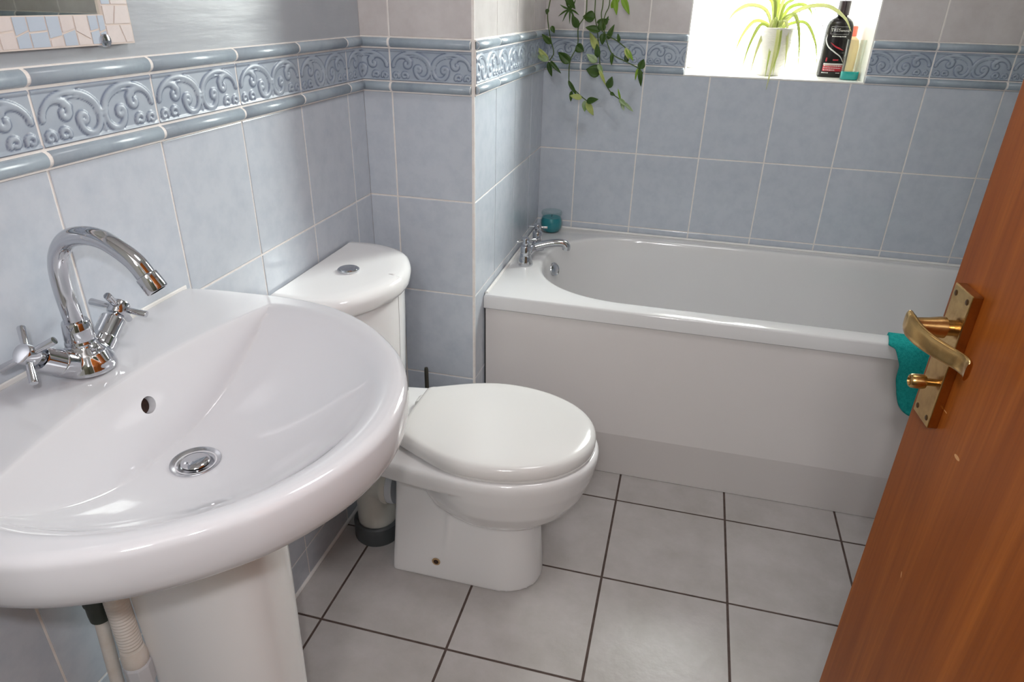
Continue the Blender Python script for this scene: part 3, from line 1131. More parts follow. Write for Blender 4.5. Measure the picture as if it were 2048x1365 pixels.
# raised edge of the moulded foot
for s in (-1, 1):
    mb.tube([(0.322, TY + s * 0.084, 0.045), (0.335, TY + s * 0.080, 0.15), (0.342, TY + s * 0.079, 0.24), (0.30, TY + s * 0.082, 0.31)], [0.004, 0.0075, 0.009, 0.010], 10)
part(mb, 'pan', M['ceramic_wc'], wc, remesh=0.0034, relax=14)
for s in (-1,):
    mb = MB()
    mb.lathe([(0.0105, 0.0), (0.0105, 0.0012), (0, 0.0013)], (0.305, TY + s * 0.0882, 0.056), (0, s, 0.03), 24, mi=0)
    mb.lathe([(0.0062, 0.0), (0.0062, 0.0018), (0.004, 0.0022), (0, 0.0012)], (0.305, TY + s * 0.0882, 0.056), (0, s, 0.03), 20, mi=1)
    part(mb, 'fixing_hole', [M['rust_ring'], M['rust']], wc, 'rust-rimmed screw hole in the foot')
# seat (under the lid) and lid
mb = MB()
sp_ = dict(xm=0.425, hb=0.098, p=2.08)
mb.rings([plan(0.226, 0.652, 0.172, 0.3945, **sp_), plan(0.224, 0.655, 0.175, 0.397, **sp_), plan(0.224, 0.655, 0.175, 0.402, **sp_), plan(0.228, 0.650, 0.170, 0.4045, **sp_)])
part(mb, 'seat', M['seat'], wc)
mb = MB()
lidr = []
for ins, z in ((0.004, 0.4035), (0.0005, 0.4045), (0.0, 0.4065), (0.0, 0.4140), (0.0010, 0.4210), (0.0040, 0.4275), (0.0090, 0.4315), (0.0160, 0.4335), (0.04, 0.4347), (0.09, 0.4355), (0.13, 0.4358)):
    lidr.append(plan(0.222 + ins * 0.9, 0.655 - ins, 0.1765 - ins, z, xm=0.425, hb=max(0.113 - ins, 0.02), p=2.08))
mb.rings(lidr)
part(mb, 'lid', M['seat'], wc, sharp=60)
for s in (-1, 1):
    mb = MB()
    mb.lathe([(0.010, 0), (0.011, 0.004), (0.011, 0.026), (0.010, 0.030)], (0.218, TY + s * 0.070 - 0.015, 0.405), (0, 1, 0), 18)
    part(mb, 'hinge', M['seat'], wc)
# cistern
CY = 1.042
cis_half = [(0.006, 0.188), (0.05, 0.190), (0.080, 0.189), (0.112, 0.181), (0.138, 0.167), (0.160, 0.147), (0.180, 0.115), (0.196, 0.080), (0.207, 0.042), (0.211, 0.0)]


def cis(z, grow=0.0, sc=1.0):
    h = catmull([(x, d, 0) for x, d in cis_half], 5)
    pts = [(max(0.006, 0.006 + (p[0] - 0.006 + grow) * sc), max(0, (p[1] + grow) * sc)) for p in h]
    return [(x, CY + d, z) for x, d in pts] + [(x, CY - d, z) for x, d in pts[-2::-1]]


mb = MB()
mb.rings([cis(0.395, -0.030), cis(0.402, -0.022), cis(0.43, -0.018), cis(0.55, -0.014), cis(0.65, -0.011), cis(0.712, -0.010)])
tank = part(mb, 'cistern', M['ceramic_wc'], wc, sharp=50)
mb = MB()
mb.rings([cis(0.708, -0.008), cis(0.711, -0.003), cis(0.718, 0.0), cis(0.735, 0.002), cis(0.743, 0.0), cis(0.749, -0.005), cis(0.7525, -0.013), cis(0.7535, -0.03), cis(0.753, -0.06)])
lid_c = part(mb, 'cistern_lid', M['ceramic_wc'], tank, sharp=50)
mb = MB()
mb.lathe([(0.0225, 0.750), (0.0235, 0.754), (0.0235, 0.757), (0.0215, 0.7585), (0.020, 0.758), (0.0195, 0.7595), (0.012, 0.7605), (0, 0.761)], (0.090, 1.036, 0), n=36)
part(mb, 'flush_button', M['chrome'], tank, 'round chrome push button')
mb = MB()
mb.box((0.03, CY + 0.186, 0.66), (0.052, CY + 0.205, 0.692))
part(mb, 'inlet_nut', M['rubber'], tank, 'dark inlet fitting', bevel=0.004)

# soil pipe
soil = thing('soil_pipe', 'fat white soil pipe elbow in a dark grey collar behind the toilet foot', 'pipe', (0.098, 1.055, 0))
mb = MB()
mb.tube(catmull([(0.098, 1.055, 0.01), (0.098, 1.055, 0.09), (0.099, 1.053, 0.14), (0.108, 1.047, 0.180), (0.135, 1.036, 0.200), (0.165, 1.030, 0.203)], 6), 0.049, 32)
part(mb, 'elbow', M['pipe_white'], soil)
mb = MB()
mb.lathe([(0.058, 0.0), (0.0605, 0.004), (0.0605, 0.052), (0.057, 0.056), (0.051, 0.056), (0.051, 0.045)], (0.098, 1.055, 0), n=40)
part(mb, 'collar', M['rubber'], soil, 'dark grey rubber collar')
mb = MB()
mb.lathe([(0.050, 0.0), (0.0575, 0.002), (0.0595, 0.010), (0.0575, 0.0175)], (0.144, 1.033, 0.202), (1, 0, 0), n=40)
part(mb, 'seal_ring', M['pipe_white'], soil)
mb = MB()
mb.lathe([(0.0560, 0.0175), (0.0560, 0.030), (0.054, 0.034)], (0.144, 1.033, 0.202), (1, 0, 0), n=40)
part(mb, 'spigot', M['pipe_blue_white'], soil, 'cool white connector')

# toilet brush
br = thing('toilet_brush', 'slim gunmetal toilet brush handle rising behind the toilet lid', 'brush', (0.160, 1.285, 0))
mb = MB()
mb.lathe([(0.0055, 0.12), (0.0055, 0.386), (0.0048, 0.391), (0, 0.3925)], (0.160, 1.285, 0), n=18)
part(mb, 'handle', M['brush'], br)
mb = MB()
mb.lathe([(0.045, 0), (0.046, 0.003), (0.044, 0.13), (0.036, 0.137), (0.008, 0.14)], (0.160, 1.285, 0), n=32)
part(mb, 'holder', M['brush'], br)

# ------------------------------------------------------------------ bath
BZ = 0.5605
bath = thing('bathtub', 'white built-in bathtub with cream front panel along the window wall', 'bathtub', (1.1, 1.78, 0))
BX0, BX1, BY0, BY1 = X1 + 0.001, XR - 0.001, 1.4340, YB - 0.001


def bath_open(ins, z, n=160):
    """inside outline: round tap end, long straight sides"""
    x0, x1 = 0.371 + ins * 1.1, 1.90 - ins
    y0, y1 = 1.492 + ins * 0.75, 2.062 - ins * 0.75
    c = (y0 + y1) / 2
    hy = (y1 - y0) / 2
    pts = []
    for k in range(n):
        t = 2 * PI * k / n
        ct, st = math.cos(t), math.sin(t)
        if ct < 0:
            x = x0 + 0.30 - 0.30 * abs(ct) ** (2 / 2.25)
        else:
            x = x1 - 0.18 + 0.18 * abs(ct) ** (2 / 2.6)
        y = c + hy * math.copysign(abs(st) ** (2 / (2.25 if ct < 0 else 2.6)), st)
        pts.append((x, y, z))
    # spread the straight sides between the two ends
    return pts


def rect_ring(x0, x1, y0, y1, z, src):
    """rectangle sampled towards the same directions as the opening ring"""
    out = []
    for (x, y, _) in src:
        # push each point out to the nearest side of the rectangle
        dxl, dxr, dyf, dyb = x - x0, x1 - x, y - y0, y1 - y
        m_ = min(dxl, dxr, dyf, dyb)
        out.append([x, y, z])
        if m_ == dyf: out[-1][1] = y0
        elif m_ == dyb: out[-1][1] = y1
        elif m_ == dxl: out[-1][0] = x0
        else: out[-1][0] = x1
    return out


top0 = bath_open(0.0, BZ)
n_ = len(top0)
outr = rect_ring(BX0, BX1, BY0, BY1, BZ, top0)
# snap the four corners
for cx, cy in ((BX0, BY0), (BX0, BY1), (BX1, BY0), (BX1, BY1)):
    j = min(range(n_), key=lambda q: (outr[q][0] - cx) ** 2 + (outr[q][1] - cy) ** 2)
    outr[j][0], outr[j][1] = cx, cy


def shrink(ring, e, z):
    return [(min(max(x, BX0 + e), BX1 - e), min(max(y, BY0 + e), BY1 - e), z) for x, y, _ in ring]


mb = MB()
R_ = [shrink(outr, 0.004, 0.518), shrink(outr, 0.0, 0.5215), shrink(outr, 0.0, BZ - 0.006), shrink(outr, 0.0018, BZ - 0.0018), shrink(outr, 0.006, BZ)]
for ins, z in ((-0.010, BZ), (-0.004, BZ - 0.0008), (0.0, BZ - 0.003), (0.004, BZ - 0.009), (0.009, BZ - 0.03), (0.020, BZ - 0.10), (0.036, BZ - 0.20), (0.055, BZ - 0.29), (0.08, BZ - 0.345), (0.12, BZ - 0.37), (0.17, BZ - 0.378)):
    R_.append(bath_open(ins, z))
mb.rings(R_, cap0=False)
part(mb, 'tub', M['acrylic'], bath, sharp=45)
mb = MB()
pp = [(1.4405, 0.519), (1.4480, 0.165), (1.4830, 0.0005), (1.4950, 0.0005), (1.460, 0.168), (1.4525, 0.519)]
mb.rings([[(x, y, z) for y, z in pp] for x in (X1 + 0.004, XR - 0.002)], smooth=False)
part(mb, 'front_panel', M['panel'], bath, 'cream glossy front panel', bevel=0.002)
mb = MB()
mb.box((X1 + 0.0006, 1.448, 0.0), (X1 + 0.0042, 1.47, 0.519))
part(mb, 'panel_gap', M['dark_gap'], bath, 'dark gap at the panel edge')
mb = MB()
mb.lathe([(0.022, -0.004), (0.022, 0.002), (0.0195, 0.0045), (0.016, 0.003), (0.010, 0.0045), (0, 0.005)], (0.396, 1.838, 0.502), (0.78, -0.42, 0.36), 30)
part(mb, 'overflow_cover', M['chrome_dull'], bath, 'round chrome overflow cover')
mb = MB()
mb.tube([(X1 + 0.0055, BY0 + 0.012, BZ + 0.0005), (X1 + 0.0055, BY1 - 0.0055, BZ + 0.001), (BX1 - 0.005, BY1 - 0.0055, BZ + 0.001)], 0.0048, 8)
part(mb, 'sealant_bead', M['caulk'], bath, 'white sealant along the tiles')

# bath mixer tap
bt = thing('bath_mixer_tap', 'chrome bath filler tap with two cross heads on the bath end rim', 'tap', (0.332, 1.772, BZ))
bp1, bp2 = Vector((0.330, 1.700, BZ)), Vector((0.333, 1.848, BZ))
mb = MB()
for p in (bp1, bp2):
    mb.lathe([(0.0235, 0.0), (0.0240, 0.003), (0.0182, 0.022), (0.0165, 0.030), (0.0165, 0.034)], p, n=28)
mb.tube([bp1 + Vector((0, 0, 0.026)), bp1 * 0.5 + bp2 * 0.5 + Vector((0.004, 0, 0.030)), bp2 + Vector((0, 0, 0.026))], [0.012, 0.015, 0.012], 20)
mb.tube(catmull([(0.335, 1.774, BZ + 0.030), (0.365, 1.782, BZ + 0.040), (0.400, 1.790, BZ + 0.047), (0.428, 1.797, BZ + 0.046), (0.437, 1.799, BZ + 0.036), (0.437, 1.799, BZ + 0.026)], 6),
        list(np.interp(np.linspace(0, 1, 31), [0, 0.3, 0.6, 0.8, 1], [0.0145, 0.012, 0.0125, 0.0135, 0.0125])), 22)
part(mb, 'tap_body', M['chrome'], bt)
for p, rot in ((bp1, 0.7), (bp2, 0.1)):
    mb = MB()
    mb.lathe([(0.0155, 0.034), (0.0155, 0.058), (0.0142, 0.060), (0.0068, 0.060), (0.0068, 0.065), (0.0105, 0.066), (0.0105, 0.082), (0.0095, 0.084), (0, 0.0843)], p, n=26)
    h = part(mb, 'handle', M['chrome'], bt)
    for k in range(4):
        a = rot + k * PI / 2
        mb = MB()
        mb.lathe([(0.0036, 0.007), (0.0043, 0.031), (0.0037, 0.032), (0, 0.0321)], p + Vector((0, 0, 0.075)), (math.cos(a), math.sin(a), 0), 12)
        part(mb, 'spoke', M['chrome'], h)

# candle jar
jc = Vector((0.338, 2.052, BZ))
jar = thing('candle_jar', 'small round glass jar of teal wax in the bath corner behind the taps', 'candle', jc)
mb = MB()
JP = [(0.022, 0.0), (0.029, 0.002), (0.037, 0.014), (0.0395, 0.028), (0.038, 0.042), (0.033, 0.054), (0.0325, 0.058), (0.036, 0.062), (0.0365, 0.068), (0.034, 0.073)]
mb.lathe(JP + [(r - 0.0025, h) for r, h in JP[::-1][:-1]] + [(0.0, 0.003)], jc, n=36)
part(mb, 'glass_jar', M['jar_glass'], jar)
mb = MB()
mb.lathe([(0.026, 0.0035), (0.034, 0.014), (0.0365, 0.028), (0.0352, 0.042), (0.031, 0.0515), (0, 0.0515)], jc, n=36)
part(mb, 'wax', M['wax'], jar, 'teal candle wax')
mb = MB()
mb.tube([jc + Vector((0, 0, 0.051)), jc + Vector((0.001, 0, 0.060))], 0.0008, 8)
part(mb, 'wick', M['dark_gap'], jar)

# towel over the bath rim
mb = MB()
prof = []
off = 0.004
for y, z in ((1.515, 0.42), (1.512, 0.48), (1.506, 0.53), (1.498, 0.556), (1.485, 0.566), (1.465, 0.5665), (1.445, 0.5655), (1.432, 0.558), (1.4275, 0.540), (1.4275, 0.510), (1.4300, 0.480), (1.4310, 0.45), (1.4310, 0.42), (1.4310, 0.395), (1.4310, 0.380)):
    prof.append((y, z))
prof = [(p[0], p[1]) for p in catmull([(y, z, 0) for y, z in prof], 3)]
NU = 30
rows = []
for i, (y, z) in enumerate(prof):
    q = i / (len(prof) - 1)
    row = []
    left = 1.304 + 0.006 * math.sin(q * 9)
    if q > 0.5:
        left = float(np.interp(-z, [-0.566, -0.545, -0.51, -0.475, -0.43, -0.405, -0.388, -0.378], [1.306, 1.318, 1.333, 1.334, 1.347, 1.356, 1.372, 1.392]))
    for j in range(NU):
        u = j / (NU - 1)
        x = left + (1.62 - left) * u
        hang = max(0, q - 0.55) / 0.45
        yy = y - 0.004 - hang * (0.006 + 0.008 * math.sin(u * 19 + 1.0) + 0.004 * math.sin(u * 41 + q * 3))
        row.append((x, min(yy, 1.4345) if (q > 0.5 and z < 0.55) else yy + (0.0), z + 0.002))
    rows.append(row)
mb.rings(rows, cap0=False, cap1=False, closed=False)
tag(mb.build('towel', M['cloth'], solid=0.007, sub=1), 'teal flannel draped over the bath front rim beside the open door', 'towel')

# ------------------------------------------------------------------ mirror on the left wall
mir = thing('mirror', 'wall mirror in a blush and blue mosaic frame above the washbasin', 'mirror', (0.0, 0.37, 1.221))
MY0, MY1, MZ0, MZ1 = 0.06, 0.6395, 1.2215, 1.86
mb = MB()
fwid, fwb = 0.046, 0.036
t_ = 0.0125
for (a, b, c, d) in ((MY0, MY1, MZ0, MZ0 + fwb), (MY0, MY1, MZ1 - fwb, MZ1), (MY0, MY0 + fwid, MZ0 + fwb, MZ1 - fwb), (MY1 - fwid, MY1, MZ0 + fwb, MZ1 - fwb)):
    mb.box((a, c, 0.002), (b, d, t_), 0, T_left)
# broken-tile mosaic pieces: jittered strips split into shards
rnd = random.Random(3)


def shards(u0, u1, v0, v1, along_u):
    L = (u1 - u0) if along_u else (v1 - v0)
    s = 0.0
    while s < L - 0.004:
        w = rnd.uniform(0.012, 0.026)
        e = min(s + w, L)
        lo, hi = (v0, v1) if along_u else (u0, u1)
        tt = rnd.uniform(0.3, 0.7)
        sk = rnd.uniform(-0.35, 0.35)
        mid0 = lo + (hi - lo) * max(0.18, min(0.82, tt - sk / 2))
        mid1 = lo + (hi - lo) * max(0.18, min(0.82, tt + sk / 2))
        g = 0.0011
        for poly, pick in (([(s + g, lo + g), (e - g, lo + g), (e - g, mid1 - g), (s + g, mid0 - g)], rnd.random()), ([(s + g, mid0 + g), (e - g, mid1 + g), (e - g, hi - g), (s + g, hi - g)], rnd.random())):
            pts = [((u0 + p[0], p[1]) if along_u else (p[1], v0 + p[0])) for p in poly]
            v = [T_left(p[0], p[1], t_ - 0.0005) for p in pts] + [T_left(p[0], p[1], t_ + 0.0007) for p in pts]
            mb.add(v, [(4, 5, 6, 7), (0, 1, 5, 4), (1, 2, 6, 5), (2, 3, 7, 6), (3, 0, 4, 7)], 2 if pick < 0.42 else 1, False)
        s = e


shards(MY0 + 0.001, MY1 - fwid, MZ0 + 0.001, MZ0 + fwb, True)
shards(MY0 + 0.001, MY1 - fwid, MZ1 - fwb, MZ1 - 0.001, True)
shards(MY0 + 0.001, MY0 + fwid, MZ0 + fwb, MZ1 - fwb, False)
shards(MY1 - fwid, MY1 - 0.001, MZ0 + 0.001, MZ1 - 0.001, False)
part(mb, 'mosaic_frame', [M['mosaic_grout'], M['mosaic_white'], M['mosaic_blue']], mir)
mb = MB()
mb.box((MY0 + fwid - 0.001, MZ0 + fwb - 0.001, 0.003), (MY1 - fwid + 0.001, MZ1 - fwb + 0.001, 0.0085), 0, T_left)
part(mb, 'mirror_glass', M['mirror'], mir)
for y in (0.588, 0.112):
    mb = MB()
    mb.lathe([(0.0085, 0.002), (0.0085, 0.0125), (0.0075, 0.0152), (0.004, 0.0165), (0, 0.0167)], (0, y, MZ0 + 0.0055), (1, 0, 0), 24)
    part(mb, 'fixing_clip', M['chrome'], mir, 'chrome mirror clip')

# out-of-view green sheet, added to give the mirror its green reflection
mb = MB()
rows = []
for i in range(24):
    z = 1.05 + (2.0 - 1.05) * i / 23
    rows.append([(XR - 0.030 + 0.010 * math.sin(j * 0.9) + 0.004 * math.sin(j * 2.1 + i * 0.1), 1.45 + 0.62 * j / 39, z) for j in range(40)])
mb.rings(rows, cap0=False, cap1=False, closed=False)
tag(mb.build('mirror_tint_sheet', M['green_cloth'], solid=0.006), 'sage green sheet added out of view on the end wall to tint the mirror', 'towel')

# ------------------------------------------------------------------ plants


def blade(mb, path, w, mi=0, fold=0.25, n=5, tip=0.6, up=(0, 0, 1)):
    """long leaf: strip along a path, width tapering to the tip, shallow V section"""
    P = catmull(path, 6)
    rows = []
    for i, p in enumerate(P):
        t = (P[min(i + 1, len(P) - 1)] - P[max(i - 1, 0)]).normalized()
        s = t.cross(Vector(up))
        s = s.normalized() if s.length > 1e-6 else Vector((1, 0, 0))
        nrm = s.cross(t).normalized()
        q = i / (len(P) - 1)
        ww = w * (min(1, 0.55 + q * 2.2) if q < 0.3 else 1.0) * (1 if q < tip else max(0.04, (1 - q) / (1 - tip)) ** 0.8)
        rows.append([p + s * ww * k / 2 + nrm * abs(k) * ww * fold for k in np.linspace(-1, 1, n)])
    mb.rings(rows, mi, False, False, True, closed=False)


def oval_leaf(mb, base, d, nrm, L, W, mi=0, curl=0.2):
    d = Vector(d).normalized()
    nrm = Vector(nrm)
    nrm = (nrm - d * nrm.dot(d)).normalized()
    s = d.cross(nrm)
    base = Vector(base)
    rows = []
    for i in range(11):
        q = i / 10
        w = W * (math.sin(PI * q ** 0.72) ** 0.9) * 0.5 + 0.0004
        c = base + d * L * q - nrm * curl * L * q * q
        rows.append([c + s * w * k + nrm * abs(k) * w * 0.35 for k in np.linspace(-1, 1, 5)])
    mb.rings(rows, mi, False, False, True, closed=False)


# potted spider plant on the sill
pc = Vector((0.978, YB + 0.110, WZ0))
pot = thing('potted_spider_plant', 'spider plant in a white ribbed pot on the window sill', 'plant', pc)
mb = MB()
mb.lathe([(0.033, 0.0), (0.036, 0.002), (0.042, 0.02), (0.050, 0.05), (0.056, 0.085), (0.058, 0.125), (0.0585, 0.136), (0.057, 0.138), (0.054, 0.136), (0.052, 0.115), (0, 0.115)], pc, n=40)
part(mb, 'pot', M['pot'], pot, 'white ribbed ceramic pot')
mb = MB()
mb.lathe([(0.0518, 0.110), (0.0518, 0.120), (0.03, 0.123), (0, 0.124)], pc, n=28)
part(mb, 'soil', M['soil'], pot)
mb = MB()
cr = pc + Vector((0, 0, 0.122))
LV = [  # (azimuth deg, reach, rise, end drop, width)
    (195, 0.15, 0.075, 0.03, 0.010), (170, 0.11, 0.03, -0.06, 0.009), (215, 0.10, 0.02, -0.10, 0.008), (240, 0.05, 0.03, -0.06, 0.008),
    (262, 0.075, 0.035, -0.13, 0.009), (280, 0.072, 0.03, -0.12, 0.009), (300, 0.085, 0.03, -0.10, 0.008), (318, 0.10, 0.05, -0.04, 0.009), (338, 0.09, 0.05, -0.09, 0.008),
    (344, 0.218, 0.078, 0.012, 0.0105), (330, 0.06, 0.09, 0.10, 0.008), (20, 0.11, 0.08, 0.05, 0.009), (60, 0.06, 0.10, 0.12, 0.009), (110, 0.05, 0.11, 0.16, 0.010),
    (150, 0.09, 0.10, 0.13, 0.010), (180, 0.07, 0.11, 0.15, 0.010), (205, 0.06, 0.10, 0.13, 0.009), (0, 0.14, 0.03, -0.08, 0.008), (232, 0.09, 0.0, -0.11, 0.008)]
for k, (az, reach, rise, end, w) in enumerate(LV):
    a = math.radians(az)
    d = Vector((math.cos(a), math.sin(a) * 0.8, 0))
    p = [cr + d * 0.006, cr + d * reach * 0.25 + Vector((0, 0, rise * 0.8)), cr + d * reach * 0.6 + Vector((0, 0, rise)), cr + d * reach * 0.87 + Vector((0, 0, (rise + end) * 0.5 + 0.004)), cr + d * reach + Vector((0, 0, end))]
    blade(mb, p, w * 1.15, 0 if k % 3 else 1, up=(0.15, -1, 0.45))
# the long leaf that hangs over the sill edge in front of the pot
blade(mb, [cr + Vector((0, -0.01, 0)), cr + Vector((0.004, -0.055, 0.012)), cr + Vector((0.004, -0.085, -0.035)), cr + Vector((0.0, -0.105, -0.09)), cr + Vector((-0.006, -0.120, -0.154))], 0.010, 1, up=(0, -1, 0.3))
blade(mb, [cr + Vector((0, -0.01, 0)), cr + Vector((0.010, -0.050, 0.014)), cr + Vector((0.012, -0.072, -0.035)), cr + Vector((0.008, -0.082, -0.075)), cr + Vector((0.003, -0.088, -0.105))], 0.009, 0, up=(0, -1, 0.3))
part(mb, 'foliage', [M['leaf_spider'], M['leaf_spider_pale']], pot, 'arching pale green striped leaves', solid=0.0006)

# trailing plant hanging in the bath corner
hp = Vector((0.425, 1.965, 1.62))
tr = thing('hanging_plant', 'trailing plant with dark pointed leaves hanging in the bath corner beside the window', 'plant', hp)
mb = MB()
mb.lathe([(0.045, 0), (0.052, 0.003), (0.068, 0.07), (0.074, 0.118), (0.077, 0.120), (0.077, 0.128), (0.070, 0.128), (0.066, 0.105), (0, 0.105)], hp, n=36)
part(mb, 'hanging_pot', M['pot'], tr)
mb = MB()
for k in range(3):
    a = 2 * PI * k / 3 + 0.5
    mb.tube([hp + Vector((0.074 * math.cos(a), 0.074 * math.sin(a), 0.125)), hp + Vector((0, 0, 0.55))], 0.0012, 6)
mb.tube([hp + Vector((0, 0, 0.54)), Vector((hp.x, hp.y, ZC + 0.002))], 0.002, 8)
part(mb, 'cords', M['caulk'], tr)
stems = MB()
lv = MB()
ST = {
    'a': [(0.330, 1.42), (0.307, 1.286), (0.303, 1.245), (0.308, 1.206), (0.314, 1.176), (0.327, 1.141), (0.314, 1.118)],
    'b': [(0.405, 1.42), (0.413, 1.288), (0.413, 1.248), (0.393, 1.213), (0.393, 1.164), (0.375, 1.121), (0.372, 1.077), (0.377, 1.048), (0.41, 1.02), (0.436, 1.001)],
    'c': [(0.432, 1.42), (0.437, 1.289), (0.44, 1.249), (0.45, 1.208), (0.459, 1.153), (0.467, 1.11), (0.476, 1.075), (0.504, 1.032), (0.537, 1.012), (0.562, 0.998)],
    'd': [(0.455, 1.42), (0.464, 1.289), (0.463, 1.249), (0.474, 1.209), (0.5, 1.147), (0.545, 1.125), (0.584, 1.108), (0.602, 1.092)],
    'e': [(0.470, 1.42), (0.485, 1.29), (0.476, 1.25), (0.471, 1.206), (0.517, 1.18), (0.544, 1.163)]}
SY = {'a': 2.015, 'b': 2.045, 'c': 2.055, 'd': 2.03, 'e': 2.02}
for k, pts in ST.items():
    y = SY[k]
    top = (pts[0][0] * 0.5 + hp.x * 0.5, hp.y + 0.082 * (1 if k in 'bcd' else 0.8), hp.z + 0.124)
    edge = (pts[0][0] * 0.8 + hp.x * 0.2, y, 1.60)
    P = catmull([(hp.x, hp.y, hp.z + 0.112), top, edge] + [(x, y + 0.006 * math.sin(i * 2.1), z) for i, (x, z) in enumerate(pts)], 5)
    stems.tube(P, 0.0016, 7)
part(stems, 'stems', M['stem'], tr)
# (x, z, y, direction x/z, length, width, material) leaves where the photograph shows them
LF = [(0.303, 1.262, 2.015, (-0.3, -1), 0.016, 0.012, 0), (0.316, 1.216, 2.015, (0.4, -0.9), 0.022, 0.014, 0),
      (0.318, 1.166, 2.010, (-0.75, 0.7), 0.040, 0.018, 0), (0.312, 1.118, 2.010, (-0.75, 0.75), 0.055, 0.016, 3), (0.312, 1.118, 2.005, (-0.9, 0.35), 0.042, 0.018, 1),
      (0.314, 1.116, 2.0, (0.25, -1), 0.045, 0.016, 0), (0.320, 1.118, 2.0, (0.75, -0.75), 0.048, 0.012, 0),
      (0.392, 1.212, 2.04, (-0.45, 0.85), 0.040, 0.022, 0), (0.391, 1.163, 2.04, (0.6, -0.4), 0.030, 0.028, 0), (0.375, 1.112, 2.04, (-0.75, 0.55), 0.050, 0.028, 0),
      (0.372, 1.060, 2.04, (0.5, -0.7), 0.052, 0.012, 0), (0.385, 1.030, 2.04, (-0.05, -1), 0.032, 0.012, 0), (0.420, 1.010, 2.035, (-0.9, 0.15), 0.040, 0.018, 3),
      (0.430, 1.004, 2.035, (0.05, -1), 0.034, 0.018, 1), (0.436, 1.001, 2.03, (0.6, 0.2), 0.040, 0.020, 0), (0.436, 1.001, 2.03, (0.5, -0.85), 0.048, 0.020, 3),
      (0.441, 1.240, 2.045, (-0.6, 0.1), 0.036, 0.034, 0), (0.448, 1.228, 2.045, (0.95, 0.25), 0.038, 0.014, 0), (0.462, 1.205, 2.03, (-0.85, 0.2), 0.046, 0.022, 0),
      (0.476, 1.222, 2.03, (0.3, 0.9), 0.026, 0.010, 0), (0.470, 1.206, 2.03, (-0.2, 0.95), 0.032, 0.026, 0), (0.474, 1.200, 2.03, (-0.1, -1), 0.032, 0.020, 0),
      (0.487, 1.183, 2.03, (0.35, 0.95), 0.044, 0.016, 0), (0.457, 1.148, 2.05, (-0.45, 0.85), 0.060, 0.022, 3), (0.458, 1.130, 2.045, (-0.1, 0.99), 0.040, 0.018, 0),
      (0.458, 1.118, 2.045, (-0.8, 0.5), 0.040, 0.022, 1), (0.462, 1.112, 2.04, (0.55, -0.8), 0.030, 0.014, 1), (0.466, 1.098, 2.04, (0.5, -0.85), 0.052, 0.010, 3),
      (0.470, 1.085, 2.05, (-0.85, 0.2), 0.046, 0.038, 0), (0.498, 1.042, 2.05, (0.25, 0.95), 0.036, 0.022, 0), (0.506, 1.030, 2.05, (0.4, -0.2), 0.018, 0.010, 0),
      (0.540, 1.012, 2.045, (-0.3, 0.95), 0.034, 0.006, 2), (0.545, 1.008, 2.045, (0.3, -0.95), 0.030, 0.012, 1), (0.556, 1.002, 2.04, (0.75, -0.65), 0.036, 0.010, 1), (0.536, 1.014, 2.04, (0.4, -0.3), 0.036, 0.014, 1),
      (0.506, 1.146, 2.03, (-0.1, -1), 0.034, 0.012, 0), (0.524, 1.178, 2.02, (-0.25, 0.9), 0.024, 0.010, 0), (0.544, 1.163, 2.02, (0.4, -0.95), 0.036, 0.014, 3), (0.546, 1.160, 2.02, (0.75, -0.95), 0.042, 0.012, 2),
      (0.552, 1.122, 2.03, (-0.2, 1), 0.030, 0.016, 0), (0.592, 1.104, 2.03, (0.3, 0.95), 0.030, 0.022, 0), (0.590, 1.106, 2.03, (0.25, -1), 0.052, 0.014, 0), (0.586, 1.106, 2.03, (-0.2, -1), 0.034, 0.007, 2),
      (0.490, 1.268, 2.03, (0.5, 0.8), 0.05, 0.018, 2), (0.520, 1.300, 2.03, (0.5, -0.9), 0.055, 0.018, 2), (0.500, 1.300, 2.03, (0.15, -1), 0.05, 0.016, 2), (0.350, 1.300, 2.02, (0.5, -0.5), 0.05, 0.02, 0)]
for (x, z, y, d, L, W, mi) in LF:
    oval_leaf(lv, (x, y, z), (d[0], random.uniform(-0.25, 0.05), d[1]), (random.uniform(-0.3, 0.3), -1, random.uniform(0.0, 0.5)), L, W, mi, random.uniform(0.0, 0.25))
part(lv, 'leaves', [M['leaf_dark'], M['leaf_pale'], M['leaf_lime'], M['leaf_spider']], tr, solid=0.0006)
mb = MB()
c0 = Vector((0.367, 2.03, 1.262))
for (dx, dz) in ((-0.034, -0.02), (-0.020, -0.034), (0.002, -0.040), (0.022, -0.046), (0.030, -0.015), (0.018, 0.030), (-0.016, 0.032), (0.0, 0.040), (-0.03, 0.012)):
    blade(mb, [c0, c0 + Vector((dx * 0.5, -0.004, dz * 0.35)), c0 + Vector((dx, -0.008, dz))], 0.005, 0, up=(0, -1, 0.1))
mb.tube(catmull([(hp.x - 0.03, hp.y + 0.06, hp.z + 0.12), (0.375, 2.03, 1.60), (0.37, 2.03, 1.40), c0], 6), 0.0012, 6)
part(mb, 'grassy_plantlet', M['leaf_dark'], tr, 'small star-shaped grassy plantlet', solid=0.0005)

# ------------------------------------------------------------------ bottles on the sill
bc = Vector((1.168, YB + 0.145, WZ0))
bot = thing('shampoo_bottle', 'black shampoo bottle with silver print and crimson label on the sill', 'bottle', bc)
mb = MB()
BP = [(0.92, 0.0), (1.0, 0.003), (1.0, 0.06), (1.0, 0.115), (0.99, 0.135), (0.95, 0.148), (0.84, 0.158), (0.66, 0.165), (0.45, 0.170), (0.36, 0.173), (0.34, 0.179)]


